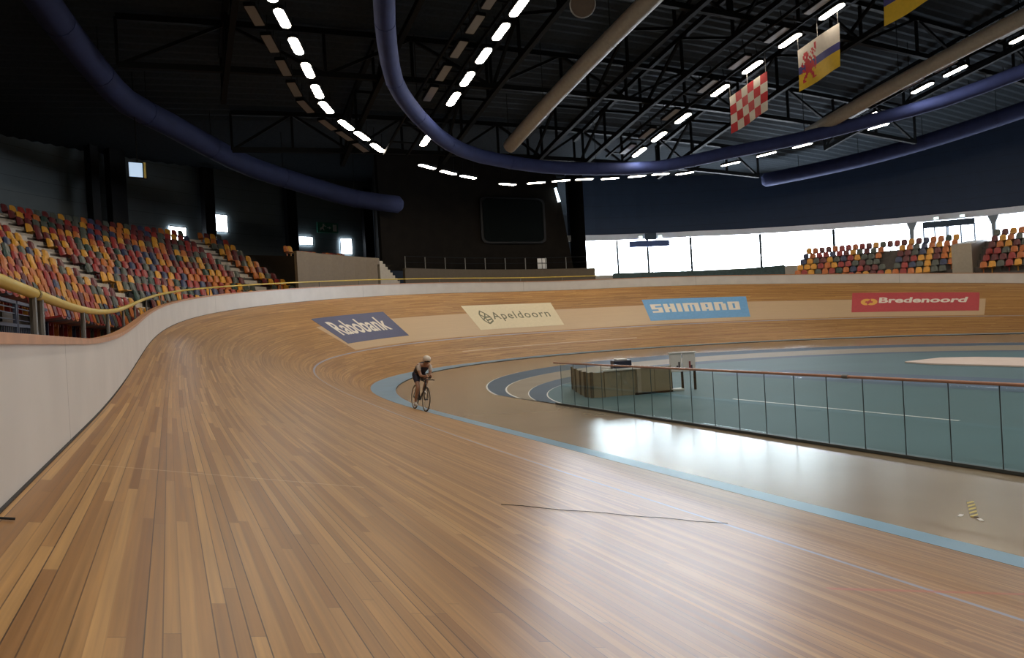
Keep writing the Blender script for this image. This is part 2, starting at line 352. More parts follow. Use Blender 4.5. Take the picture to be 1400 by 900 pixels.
# dark projection screen on the drape
def warp_plate(name, s0, s1, z0, z1, oo, m, r=.5, parent=None):
    mb = MB(); pts = []
    for cx, cz, a0 in ((s1-r, z1-r, 0), (s0+r, z1-r, PI/2), (s0+r, z0+r, PI), (s1-r, z0+r, 1.5*PI)):
        for k in range(5):
            a = a0 + k*PI/8; pts.append((cx + r*math.cos(a), cz + r*math.sin(a)))
    n = len(pts); vs = [off(s, oo, z) for s, z in pts] + [off(s, oo-.08, z) for s, z in pts]
    mb.add(vs, [tuple(range(n)), tuple(range(n, 2*n))[::-1]] + [(k, (k+1) % n, n+(k+1) % n, n+k) for k in range(n)])
    return mb.build(name, m, parent)
e = empty('video_screen', off(55.3, 10.38, 9.2))
b0 = warp_plate('screen_panel', 53.4, 57.2, 9.35, 13.0, 10.40, mat('dark grey screen', (.0035, .005, .005), .8, .05, spec=.03), .4)
b1 = warp_plate('screen_frame', 53.25, 57.35, 9.2, 13.15, 10.46, M_BLACK, .45)
for b in (b0, b1): b.parent = e; b.matrix_parent_inverse = Matrix.Translation(-e.location)
tag(e, 'large dark rounded video screen hung on the black drape wall', 'screen')
# ------------------------------------------------------------------ right-hand windows
def woff(s): return 15 + (22.5-15)*(s-59.8)/(100-59.8)
def wtop(s): return 9.90 - .62*float(np.clip((s-67)/15, 0, 1.3))
def wbot(s): return 6.55 - .35*float(np.clip((s-68)/14, 0, 1.2))
o = slab('trim_3', 59.3, 100, .8, lambda s: [off(s, woff(s)-.12, wtop(s)), off(s, woff(s)-.12, wtop(s)+.55), off(s, woff(s)+.3, wtop(s)+.55), off(s, woff(s)+.3, wtop(s))], M_BEAM); struct(o, 'long pale beam over the window band')
cuts = [60.45, 62.62, 64.35, 66.75, 70.4, 73.95, 77.35, 80.65, 84.5, 88.5, 92.5]
for i in range(len(cuts)-1):
    a, b = cuts[i]+.06, cuts[i+1]-.06
    m = M_PANE if b < 74.2 else M_PANE2
    w = slab('window_%d' % (i+1), a, b, .5, lambda s: [off(s, woff(s)+.10, wbot(s)), off(s, woff(s)+.10, wtop(s)), off(s, woff(s)+.14, wtop(s)), off(s, woff(s)+.14, wbot(s))], m)
    struct(w)
    fr = MB()
    for s in (a, b): fr.bar(off(s, woff(s)+.05, wbot(s)), off(s, woff(s)+.05, wtop(s)), .028)
    f = fr.build('window_frame', M_WHITEP if b < 75 else M_FRAME, w)
# tapered columns standing in front of the panes
for s, lb in ((77.4, 'to the left of the dark doorway'), (80.62, 'to the right of the dark doorway')):
    q = MB(); zt, zb = wtop(s), wbot(s); P = []
    for z, wd in ((zb, .10), (zb+.9, .14), (zt-.7, .24), (zt, .62)):
        for du, dv in ((-1, -.5), (1, -.5), (1, .5), (-1, .5)):
            P.append(off(s + du*wd*.36, woff(s)-.1 + dv*.16, z))
    fs = [(0, 1, 2, 3), (12, 13, 14, 15)] + [(i*4+k, i*4+(k+1) % 4, (i+1)*4+(k+1) % 4, (i+1)*4+k) for i in range(3) for k in range(4)]
    q.add(P, fs); tag(q.build('tapered_column', mat('grey column paint', (.20, .23, .25), .5, .05)), 'grey tapered column in the window band, %s' % lb, 'column')
# glazed dark entrance portal
e = empty('entrance_portal', off(78.85, woff(78.85)-.3, 6.3)); inv = Matrix.Translation(-e.location)
def sub(o_, p=None):
    o_.parent = p or e; o_.matrix_parent_inverse = inv; return o_
M_PORT = mat('dark blue portal steel', (.03, .055, .085), .5, .05)
sub(slab('header', 77.85, 79.92, .5, lambda s: [off(s, woff(s)-.3, wtop(s)-.62), off(s, woff(s)-.3, wtop(s)-.06), off(s, woff(s)-.14, wtop(s)-.06), off(s, woff(s)-.14, wtop(s)-.62)], M_PORT))
for s, wd in ((77.88, .1), (78.33, .08), (78.84, .3), (79.37, .1), (79.9, .1)):
    sub(MB().bar(off(s, woff(s)-.22, 6.3), off(s, woff(s)-.22, wtop(s)-.5), wd, .1).build('mullion', M_PORT))
tag(e, 'dark blue framed glass entrance portal among the right windows', 'doorway')
e = empty('blind_box', off(64.4, woff(64.4)-.3, 9.1)); inv = Matrix.Translation(-e.location)
sub(slab('casing', 63.27, 65.55, .4, lambda s: [off(s, woff(s)-.35, 9.12), off(s, woff(s)-.35, 9.72), off(s, woff(s)-.15, 9.72), off(s, woff(s)-.15, 9.12)], mat('violet blue casing', (.055, .09, .23), .5, .06)))
sub(MB().bar(off(64.5, woff(64.5)-.2, 6.6), off(64.5, woff(64.5)-.2, 9.2), .09).build('mullion', M_FRAME))
tag(e, 'blue blind box with thin post across the left windows', 'blind box')
e = empty('display_unit', off(64.5, woff(64.5)-.35, 9.75)); inv = Matrix.Translation(-e.location)
sub(MB().box(off(64.5, woff(64.5)-.35, 10.1), (1.1, .2, .62), Matrix.Rotation(-head(64.5)+PI/2, 3, 'Z')).build('casing', M_PORT))
for d in (-.22, .22): sub(MB().bar(off(64.5+d, woff(64.5)-.35, 9.75), off(64.5+d, woff(64.5)-.35, 9.85), .06).build('bracket', M_DARK))
tag(e, 'dark box on the pale beam above the blue blind box', 'box')
M_GREENL = mat('lit pale sign face', (.8, .95, .9), .4, emit=(.75, 1., .9), es=1.6)
for s, lb in ((63.95, 'left of the dark box on the beam'), (65.05, 'right of the dark box on the beam'), (78.42, 'above the left half of the dark portal'), (79.45, 'above the right half of the dark portal')):
    e = empty('emergency_lamp', off(s, woff(s)-.2, wtop(s)+.2)); inv = Matrix.Translation(-e.location); R = Matrix.Rotation(-head(s)+PI/2, 3, 'Z')
    sub(bevel(MB().box(off(s, woff(s)-.18, wtop(s)+.2), (.42, .10, .26), R).build('housing', M_WHITEP), .01)); sub(MB().box(off(s, woff(s)-.25, wtop(s)+.2), (.36, .02, .2), R).build('lit_face', M_GREENL))
    tag(e, 'small lit emergency lamp on the pale beam, %s' % lb, 'lamp')
# ------------------------------------------------------------------ left windows, exit sign, columns
def wl(s): return 28 - 6*(s+14)/64.8
lw = [((41.76, 42.4), (9.54, 10.9)), ((43.42, 44.1), (10.82, 12.18)), ((47.17, 47.82), (10.2, 10.93)), ((49.11, 49.66), (9.5, 10.92))]
for i, ((a, b), (z0, z1)) in enumerate(lw):
    w = slab('window_%d' % (20+i), a, b, .3, lambda s: [off(s, wl(s)-.14, z0), off(s, wl(s)-.14, z1), off(s, wl(s)-.08, z1), off(s, wl(s)-.08, z0)], M_PANE3); struct(w)
    fr = MB(); ps = [off(a, wl(a)-.16, z0), off(b, wl(b)-.16, z0), off(b, wl(b)-.16, z1), off(a, wl(a)-.16, z1)]
    for k in range(4): fr.bar(ps[k], ps[(k+1) % 4], .07)
    fr.build('window_frame', M_DARK, w)
e = empty('exit_sign', off(48.4, 21.7, 11.3)); inv = Matrix.Translation(-e.location)
M_SG = mat('dark green sign', (.05, .30, .21), .5, .04); M_SGL = mat('grey green pictogram', (.85, .92, .88), .5)
sa, sb, za, zb = 47.95, 48.95, 11.3, 12.2
sub(slab('sign_panel', sa, sb, .5, lambda s: [off(s, 21.7, za), off(s, 21.7, zb), off(s, 21.8, zb), off(s, 21.8, za)], M_SG))
def onsign(pts, name):
    n = len(pts); v = [off(sa+(sb-sa)*x, 21.69, za+(zb-za)*y) for x, y in pts] + [off(sa+(sb-sa)*x, 21.66, za+(zb-za)*y) for x, y in pts]
    return MB().add(v, [tuple(range(n)), tuple(range(n, 2*n))[::-1]] + [(k, (k+1) % n, n+(k+1) % n, n+k) for k in range(n)])
mb = MB()
def join(dst, q): dst.add(q.v, q.f)
for pts in ([(.20, .48), (.28, .48), (.34, .72), (.26, .74)], [(.24, .78), (.29, .74), (.34, .79), (.31, .87), (.26, .86)], [(.10, .42), (.13, .36), (.26, .48), (.22, .55)],
            [(.22, .52), (.28, .46), (.33, .22), (.28, .20)], [(.22, .50), (.26, .46), (.14, .2), (.09, .22)], [(.32, .70), (.34, .62), (.42, .60), (.42, .66)]):
    join(mb, onsign(pts, ''))
sub(mb.build('running_figure', M_SGL))
mb = MB(); join(mb, onsign([(.46, .46), (.56, .46), (.56, .54), (.46, .54)], '')); join(mb, onsign([(.56, .36), (.66, .50), (.56, .64)], '')); sub(mb.build('arrow', M_SGL))
mb = MB(); join(mb, onsign([(.74, .18), (.92, .18), (.92, .84), (.74, .84)], '')); sub(mb.build('door_symbol', M_SGL))
tag(e, 'dark green exit sign with running figure and arrow on the dark wall', 'sign')
for s, o_, w_, lb in ((38.6, 21.9, .6, 'behind the left part of the stand'), (39.46, 21.9, 1.2, 'rising behind the stand, the thickest one'), (43.06, 21.8, .9, 'between the two bright square windows'), (46.68, 21.6, .95, 'left of the exit sign'), (50.28, 21.2, .9, 'right of the exit sign')):
    if not lb: continue
    q = MB(); p = off(s, o_); q.box((p.x, p.y, 9.2), (w_, .5, 12.5), Matrix.Rotation(-head(s)+PI/2, 3, 'Z')); q.box((p.x, p.y, 3.4), (w_+.2, .7, .9), Matrix.Rotation(-head(s)+PI/2, 3, 'Z'))
    tag(q.build('wall_column', M_BLACK), 'tall black steel column %s' % lb, 'column')
# platform with seats next to the stand
def platz(s): return 7.45
strip_wall('wall_platform', 39.95, 45.35, 8.5, 8.5, 0, 7.05, M_TAN, label='tan front wall of the raised platform', th=.2)
strip_wall('wall_platform_top', 39.95, 45.5, 8.5, 8.5, 7.05, 7.5, M_TAN, th=.2)
q = MB(); vs = []
fp = [off(39.95, 8.55), off(42.2, 10.2), off(43.15, 12.), off(43.35, 21.6), off(46.8, 21.6), off(46.9, 12.), off(46.9, 8.7), off(45.3, 8.6), off(43.5, 8.6), off(41.7, 8.6)]
q.add([(p.x, p.y, 7.06) for p in fp], [tuple(range(len(fp)))]); struct(q.build('floor_platform', M_CONC))
q = MB(); PW_ = [(off(39.95, 8.5), 7.45), (off(42.2, 10.2), 7.6), (off(43.15, 12.), 7.8), (off(43.35, 21.6), 8.9)]
for (a, za_), (b, zb_) in zip(PW_[:-1], PW_[1:]): q.add([(a.x, a.y, 0), (b.x, b.y, 0), (b.x, b.y, zb_), (a.x, a.y, za_)], [(0, 1, 2, 3)])
struct(q.build('wall_platform_side', mat('dark brown panel', (.05, .035, .018), .7, .1)), 'dark brown side wall of the platform')
q = MB()
for k in range(9):
    s = 45.62 + k*.155; z = 7.3 - k*.2; q.box(off(s, 9.05, z/2+1.9), (.3, 1.1, z-3.8), Matrix.Rotation(-head(s)+PI/2, 3, 'Z'))
tag(q.build('stair_flight', M_TANL), 'pale stair flight descending beside the tan platform wall', 'stairs')
# railing on the parapet
e = empty('parapet_railing', off(48, 9.3, 6.95)); inv = Matrix.Translation(-e.location)
sub(MB().tube([off(s, 9.3, 7.85) for s in srange(47.7, 59.5, .6)], .03, 6).build('handrail', M_DARK)); sub(MB().tube([off(s, 9.3, 7.4) for s in srange(47.7, 59.5, .6)], .02, 6).build('handrail', M_DARK))
for s in srange(47.7, 59.5, 1.3): sub(MB().bar(off(s, 9.3, 6.85), off(s, 9.3, 7.85), .05).build('post', M_STEEL))
tag(e, 'dark thin railing along the parapet under the black drape wall', 'railing')
e = empty('wall_poster', off(57.0, 10.4, 6.9)); inv = Matrix.Translation(-e.location)
for a, b in ((56.72, 56.98), (57.02, 57.28)):
    for z0, z1 in ((7.0, 7.42), (7.46, 7.9)):
        sub(slab('sheet', a, b, .2, lambda s: [off(s, 10.44, z0), off(s, 10.44, z1), off(s, 10.47, z1), off(s, 10.47, z0)], M_WHITEP))
tag(e, 'small white four-sheet notice at the right foot of the black drape', 'notice')
e = empty('hanging_lamp', off(58.1, 10.1, 12.8)); inv = Matrix.Translation(-e.location)
sub(MB().tube([off(58.0, 10.1, 14.0), off(58.2, 10.1, 12.8)], [.10, .14], 8).build('glowing_tube', mat('cool lit tube', (.8, .9, 1), .4, emit=(.75, .9, 1), es=4.))); sub(MB().bar(off(57.75, 10.2, 13.35), off(58.1, 10.15, 13.4), .06).build('bracket', M_DARK))
tag(e, 'narrow bright upright lamp at the top right of the black drape', 'lamp')
# ------------------------------------------------------------------ banners lying on the banking
def plate_sv(name, s0, s1, v0, v1, h0, h1, m, parent, taper=0.):
    st = srange(s0, s1, .35); mb = MB(); vv = srange(v0, v1, .6); n = len(vv); vs = []
    for h in (h0, h1):
        for s in st:
            for v in vv: vs.append(surf(s + taper*(s-s0)/(s1-s0)*(1-(v-v0)/(v1-v0)), v, h))
    K = len(st)*n; fs = []
    for i in range(len(st)-1):
        for j in range(n-1):
            q = (i*n+j, i*n+j+1, (i+1)*n+j+1, (i+1)*n+j); fs += [q, tuple(K+x for x in q)[::-1]]
        fs += [(i*n, (i+1)*n, K+(i+1)*n, K+i*n), (i*n+n-1, K+i*n+n-1, K+(i+1)*n+n-1, (i+1)*n+n-1)]
    for j in range(n-1):
        a = (len(st)-1)*n
        fs += [(j, K+j, K+j+1, j+1), (a+j, a+j+1, K+a+j+1, K+a+j)]
    mb.add(vs, fs); return mb.build(name, m, parent)
def text_sv(txt, s0, s1, v0, v1, h, m, parent, bold=.0, shear=0., spacing=1., name='lettering'):
    cu = bpy.data.curves.new('lettering', 'FONT'); cu.body = txt; cu.offset = bold; cu.shear = shear; cu.space_character = spacing; cu.resolution_u = 4; cu.extrude = .02
    to = bpy.data.objects.new('lettering_source', cu); C.objects.link(to)
    bpy.context.view_layer.update()
    dg = bpy.context.evaluated_depsgraph_get(); me = bpy.data.meshes.new_from_object(to.evaluated_get(dg))
    bpy.data.objects.remove(to); xs = [v.co.x for v in me.vertices]; ys = [v.co.y for v in me.vertices]
    x0, x1, y0, y1 = min(xs), max(xs), min(ys), max(ys)
    for v in me.vertices:
        p = surf(s0 + (v.co.x-x0)/(x1-x0)*(s1-s0), v0 + (v.co.y-y0)/(y1-y0)*(v1-v0), h + (.006 if v.co.z > 0 else 0)); v.co = p
    me.materials.clear(); me.materials.append(m); me.name = name
    ob = link(bpy.data.objects.new(name, me)); ob.parent = parent; return ob
def polys_sv(plist, s0, s1, v0, v1, h, m, parent, name):
    mb = MB()
    for pts in plist:
        n = len(pts); P = [(s0+(s1-s0)*x, v0+(v1-v0)*y) for x, y in pts]
        mb.add([surf(a, b, h) for a, b in P] + [surf(a, b, h+.006) for a, b in P], [tuple(range(n)), tuple(range(n, 2*n))[::-1]] + [(k, (k+1) % n, n+(k+1) % n, n+k) for k in range(n)])
    return mb.build(name, m, parent)
def root(name, label, cat, grp=None):
    e_ = empty(name); return tag(e_, label, cat, grp)
M_NV = mat('navy banner vinyl', (.055, .065, .15), .5, .06); M_CR = mat('cream banner vinyl', (.66, .58, .40), .5, .04); M_SB = mat('sky blue banner vinyl', (.13, .34, .62), .5, .06)
M_RB = mat('red banner vinyl', (.44, .055, .065), .5, .06); M_OL = mat('olive grey print', (.13, .13, .08), .6); M_LT = mat('off white print', (.70, .66, .58), .6); M_OR = mat('yellow orange print', (.70, .38, .08), .6)
def stroke(p, q, w):
    dx, dy = q[0]-p[0], q[1]-p[1]; l = math.hypot(dx, dy); nx_, ny_ = -dy/l*w/2, dx/l*w/2
    return [(p[0]+nx_, p[1]+ny_), (q[0]+nx_, q[1]+ny_), (q[0]-nx_, q[1]-ny_), (p[0]-nx_, p[1]-ny_)]
BG = 'banners on the banking'
a = root('track_banner', 'navy banner with white slanting letters on the banking, nearest the left seats', 'banner', BG)
plate_sv('vinyl', 35.69, 41.83, 3.03, 5.43, .004, .010, M_NV, a); text_sv('Rabobank', 36.35, 41.05, 3.72, 5.0, .011, M_LT, a, bold=.018)
a = root('track_banner', 'cream banner with a cube emblem and thin grey letters on the banking', 'banner', BG)
plate_sv('vinyl', 48.12, 55.0, 2.95, 5.54, .004, .010, M_CR, a); text_sv('Apeldoorn', 49.9, 54.4, 3.72, 4.72, .011, M_OL, a, bold=.004, spacing=1.18)
w_ = .09
polys_sv([stroke(p, q, w_) for p, q in (((.05, .72), (.35, .98)), ((.35, .98), (.65, .78)), ((.65, .78), (.95, .5)), ((.95, .5), (.95, .22)), ((.95, .22), (.4, .02)), ((.4, .02), (.05, .3)), ((.05, .3), (.05, .72)), ((.05, .72), (.4, .5)), ((.4, .5), (.65, .78)), ((.4, .5), (.95, .5)), ((.4, .26), (.95, .36)), ((.4, .5), (.4, .02)), ((.05, .3), (.4, .5)))],
         48.95, 49.75, 3.5, 4.95, .011, M_OL, a, 'emblem')
a = root('track_banner', 'sky blue banner with white block letters on the banking', 'banner', BG)
plate_sv('vinyl', 61.58, 68.64, 2.85, 5.38, .004, .010, M_SB, a)
GL = {'S': ['11111', '11000', '11111', '00011', '11111'], 'H': ['11011', '11011', '11111', '11011', '11011'], 'I': ['11'] * 5, 'M': ['1111111', '1101011', '1101011', '1101011', '1101011'],
      'A': ['11111', '11011', '11011', '11111', '11011'], 'N': ['11110', '11011', '11011', '11011', '11011'], 'O': ['11111', '11011', '11011', '11011', '11111']}
pl = []; cx = 0; tot = sum(len(GL[c][0])+.9 for c in 'SHIMANO')-.9
for c in 'SHIMANO':
    g = GL[c]
    for r_, rw in enumerate(g):
        k = 0
        while k < len(rw):
            if rw[k] == '1':
                j = k
                while j < len(rw) and rw[j] == '1': j += 1
                pl.append([((cx+k)/tot, 1-(r_+1)/5-.004), ((cx+j)/tot, 1-(r_+1)/5-.004), ((cx+j)/tot, 1-r_/5), ((cx+k)/tot, 1-r_/5)]); k = j
            else: k += 1
    cx += len(g[0])+.9
polys_sv(pl, 62.0, 68.1, 3.75, 4.75, .011, M_LT, a, 'lettering')
a = root('track_banner', 'red banner with yellow emblem and wide white letters on the banking', 'banner', BG)
plate_sv('vinyl', 75.1, 81.8, 3.05, 5.62, .004, .010, M_RB, a, .42); text_sv('Bredenoord', 76.65, 81.35, 4.2, 4.95, .011, M_LT, a, bold=.03)
def arc(cx, cy, r0, r1, a0, a1, n=10):
    return [[(cx+rr*math.cos(t), cy+rr*math.sin(t)) for rr, t in ((r0, t0), (r1, t0), (r1, t1), (r0, t1))] for t0, t1 in zip(np.linspace(a0, a1, n)[:-1], np.linspace(a0, a1, n)[1:])]
polys_sv(arc(.37, .5, .10, .36, PI*.3, PI*1.55) + arc(.66, .5, .10, .36, -PI*.7, PI*.55), 75.6, 76.55, 3.75, 4.95, .011, M_OR, a, 'emblem')
# pale tail of the advertising band beside the red banner is part of the boards
# ------------------------------------------------------------------ yellow hand rail on the barrier
e = empty('hand_rail', rimo(0, .12, rimz(0)+wallh(0))); inv = Matrix.Translation(-e.location)
sr = srange(-8, 59, .5)
sub(MB().tube([rimo(s, .16, rimz(s)+wallh(s)+.30) for s in sr], .036, 10).build('rail_tube', M_YEL, smooth=True))
for s in [4.05, 5.55, 5.85, 8.5, 11.5, 14.5, 17.5] + srange(20.5, 56.5, 3.0):
    sub(MB().tube([rimo(s, .16, rimz(s)+wallh(s)-.25), rimo(s, .16, rimz(s)+wallh(s)+.27)], .022, 8).build('post', M_STEEL))
sub(MB().tube([rimo(5.62, .16, rimz(5.62)+wallh(5.62)+.30), rimo(5.68, .16, rimz(5.68)+wallh(5.68)+.30)], .041, 10).build('joint_sleeve', mat('dark joint', (.2, .15, .04), .5)))
tag(e, 'yellow tubular hand rail on grey posts above the white barrier', 'rail')
# ------------------------------------------------------------------ infield fence
FX = 9.524; FH = 1.123
e = empty('glass_fence', (FX, 5, -.02)); inv = Matrix.Translation(-e.location)
fys = [3.4 + .662*k for k in range(21)]
M_RAILW = mat('brown red handrail', (.46, .25, .18), .22, .08)
sub(MB().tube([(FX, 2.2, FH), (FX, 9.2, FH), (FX, 17.0, FH)], .024, 10).build('handrail', M_RAILW, smooth=True))
sub(MB().tube([(FX, 7.62, FH), (FX, 7.72, FH)], .032, 10).build('rail_joint', M_STEEL))
sub(MB().box((FX, 9.6, .0), (.04, 14.8, .045)).build('kick_rail', mat('dark kick rail', (.06, .075, .08), .5, .05)))
def glass():
    m = bpy.data.materials.new('clear fence pane'); m.use_nodes = True; nt = m.node_tree; nt.nodes.clear(); N = nt.nodes.new; L = nt.links.new
    o_ = N('ShaderNodeOutputMaterial'); t = N('ShaderNodeBsdfTransparent'); t.inputs[0].default_value = (.90, .95, .94, 1); g = N('ShaderNodeBsdfGlossy'); g.inputs['Roughness'].default_value = .02; g.inputs[0].default_value = (.8, .8, .8, 1)
    f = N('ShaderNodeLayerWeight'); f.inputs[0].default_value = .06; x = N('ShaderNodeMixShader'); L(f.outputs['Facing'], x.inputs[0]); L(t.outputs[0], x.inputs[1]); L(g.outputs[0], x.inputs[2]); L(x.outputs[0], o_.inputs[0]); return m
M_GLASS = glass(); M_POST = mat('slate fence post', (.045, .07, .08), .5, .05)
for y in fys: sub(MB().bar((FX, y, -.02), (FX, y, FH-.01), .011).build('post', M_POST))
for y0, y1 in zip(fys[:-1], fys[1:]): sub(MB().box((FX+.004, (y0+y1)/2, .56), (.008, y1-y0-.03, 1.02)).build('pane', M_GLASS))
tag(e, 'long low fence with red brown handrail and thin posts beside the beige floor', 'fence')
# ------------------------------------------------------------------ tan hoarding, score board, crate
e = empty('timber_hoarding', (11, 17.4, -.01)); inv = Matrix.Translation(-e.location)
cv = [(11.95, 20.1), (11.55, 19.2), (11.2, 18.35), (10.95, 17.7), (10.92, 17.3), (11.2, 17.1)]
def hpanel(p, q, z0, z1, m, nm='panel', t=.05):
    d = Vector((q[0]-p[0], q[1]-p[1], 0)); return sub(MB().box(((p[0]+q[0])/2, (p[1]+q[1])/2, (z0+z1)/2), (d.length, t, z1-z0), Matrix.Rotation(math.atan2(d.y, d.x), 3, 'Z')).build(nm, m))
M_HO = mat('olive tan hoarding', (.26, .23, .16), .5, .08, 2.)
for p, q in zip(cv[:-1], cv[1:]): hpanel(p, q, .0, .72, M_HO)
pts = [(11.2, 17.1), (11.75, 17.05), (12.3, 16.95), (12.8, 16.85), (13.35, 16.75)]
for p, q in zip(pts[:-1], pts[1:]): hpanel((p[0]+.01, p[1]), (q[0]-.01, q[1]), .0, .74, M_HO)
for p in cv[:-1]: sub(MB().box((p[0]-.03, p[1]-.03, .36), (.07, .07, .76)).build('post', mat('dark olive post', (.06, .06, .045), .5, .1)))
hpanel((11.15, 17.1), (12.35, 16.93), .74, .79, M_WHITEP, 'white_cap', .09); hpanel((12.35, 16.93), (13.35, 16.75), .74, .77, M_TANL, 'white_cap', .07)
hpanel((12.2, 16.9), (12.32, 16.88), .05, .74, M_TANL, 'pale_strut', .1)
hpanel((12.1, 16.85), (13.3, 16.66), .0, .05, M_DARK, 'foot_bar', .06)
tag(e, 'low olive tan hoarding with curved left end and white cap behind the fence', 'barrier')
e = empty('score_board', (13.75, 16.6, -.01)); inv = Matrix.Translation(-e.location); R = Matrix.Rotation(-.42, 3, 'Z')
def sp(x, y, z): return Vector((13.78, 16.75, 0)) + R @ Vector((x, y, z))
for sx, w in ((-.2, .36), (.2, .38)):
    p = sub(bevel(MB().box(sp(sx, 0, .83), (w, .07, .56), R).build('panel', M_WHITEP), .015))
    sub(MB().box(sp(sx + (.1 if sx < 0 else .02), -.04, .75), (.05, .012, .2), R).build('printed_mark', mat('dark print', (.08, .07, .08), .5) if sx < 0 else mat('dark red print', (.25, .05, .05), .5)), )
    sub(MB().box(sp(sx + (.04 if sx < 0 else .07), -.04, .69), (.05, .012, .1), R).build('printed_mark', mat('dark print', (.08, .07, .08), .5)))
sub(MB().box(sp(0, 0, 1.12), (.82, .11, .04), R).build('top_edge', M_WHITEP))
for x in (-.36, -.02, .36): sub(MB().box(sp(x, 0, .27), (.06, .07, .56), R).build('leg', M_BLACK))
sub(MB().box(sp(-.19, 0, .03), (.34, .3, .05), R).build('foot_plate', M_WHITEP))
tag(e, 'white twin panel score board on black legs beside the hoarding', 'board')
e = empty('equipment_case', (13.55, 19.6, -.01)); inv = Matrix.Translation(-e.location)
sub(bevel(MB().box((13.55, 19.6, .49), (.62, .45, .74), Matrix.Rotation(-.3, 3, 'Z')).build('case_body', mat('dark navy case', (.02, .025, .05), .4, .08)), .04)); sub(bevel(MB().box((13.5, 19.55, .88), (.36, .3, .05), Matrix.Rotation(-.3, 3, 'Z')).build('white_sheet', M_WHITEP), .01))
for dx in (-.24, .24):
    for dy in (-.16, .16): sub(MB().tube([(13.55+dx, 19.6+dy-.3*dx, -.01), (13.55+dx, 19.6+dy-.3*dx, .14)], .04, 8).build('caster', M_BLACK))
tag(e, 'dark equipment case with white sheet on top behind the hoarding', 'case')
# ------------------------------------------------------------------ grandstands
def lz(o_): return 10.2 - (16-o_)*.525
ROWS = [1.0 + .94*k for k in range(15)]
def a1(o_): return 30.0 + .345*(o_-2)
def a2(o_): return 40.39 + .14*(o_-7.2)
def aend(o_): return 42.55 + .06*(o_-7.7)
mb = MB()
for k, o_ in enumerate(ROWS):
    z = lz(o_); st = srange(12.0, aend(o_), .6)
    P = [[rimo(s, o_-.46, z-.49 if k else 0) for s in st], [rimo(s, o_-.46, z) for s in st], [rimo(s, o_+.46, z) for s in st]]
    n = len(st); vs = [p for r in P for p in r]; mb.add(vs, [(i*n+j, i*n+j+1, (i+1)*n+j+1, (i+1)*n+j) for i in range(2) for j in range(n-1)])
    se = aend(o_); mb.add([rimo(se, o_-.46, 0), rimo(se, o_+.46, 0), rimo(se, o_+.46, z), rimo(se, o_-.46, z)], [(0, 1, 2, 3)])
gs = mb.build('grandstand', M_CONC); tag(gs, 'dark stepped left grandstand carrying rows of coloured seats', 'grandstand')
for fn, lb in ((a1, 0), (a2, 1)):
    q = MB()
    for k, o_ in enumerate(ROWS):
        for j in (0, .5):
            oo = o_ - .23 + j*.92; s = fn(oo); z = lz(o_) + (.02 if j == 0 else .24)
            q.box(rimo(s, oo, z-.1), (1.45, .46, .3), Matrix.Rotation(-head(s)+PI/2, 3, 'Z'))
    q.build('aisle_steps', M_STEP, gs)
# right stand
RROWS = [1.2 + .86*k for k in range(6)]
def rzs(o_): return 3.35 + .60*o_
mb = MB()
def r0(k): return 71.6 + .18*k
for k, o_ in enumerate(RROWS):
    z = rzs(o_)
    for (sa_, sb_) in ((r0(k), 80.1), (81.1, 96.)):
        st = srange(sa_, sb_, .5); n = len(st)
        P = [[rimo(s, o_-.43, 0 if k == 0 else z-.52) for s in st], [rimo(s, o_-.43, z) for s in st], [rimo(s, o_+.43, z) for s in st]]
        vs = [p for r in P for p in r]; mb.add(vs, [(i*n+j, i*n+j+1, (i+1)*n+j+1, (i+1)*n+j) for i in range(2) for j in range(n-1)])
        for se in (sa_, sb_): mb.add([rimo(se, o_-.43, 0), rimo(se, o_+.43, 0), rimo(se, o_+.43, z), rimo(se, o_-.43, z)], [(0, 1, 2, 3)])
g2 = mb.build('grandstand', M_CONC); tag(g2, 'stepped far right grandstand under the window band', 'grandstand')
q = MB()
q.add([rimo(80.12, 1.2, 0), rimo(81.08, 1.2, 0), rimo(81.08, 1.2, 6.35), rimo(80.12, 1.2, 6.35), rimo(80.12, 6.2, 0), rimo(81.08, 6.2, 0), rimo(81.08, 6.2, 6.9), rimo(80.12, 6.2, 6.9)],
      [(0, 1, 2, 3), (4, 5, 6, 7), (3, 2, 6, 7), (0, 3, 7, 4), (1, 2, 6, 5)]); tag(q.build('gangway_block', M_TANL), 'pale tan gangway block between the two right seat blocks', 'gangway')
q = slab('low_fence', 60.5, 71.3, .6, lambda s: [rimo(s, 1.6, 4.2), rimo(s, 1.6, rimz(s)+wallh(s)+.55+.3*max(0, (s-68)/3)), rimo(s, 1.7, rimz(s)+wallh(s)+.55+.3*max(0, (s-68)/3)), rimo(s, 1.7, 4.2)], mat('dark green netting', (.03, .055, .055), .7, .3, 5.))
tag(q, 'low dark green netted fence under the left windows', 'fence')
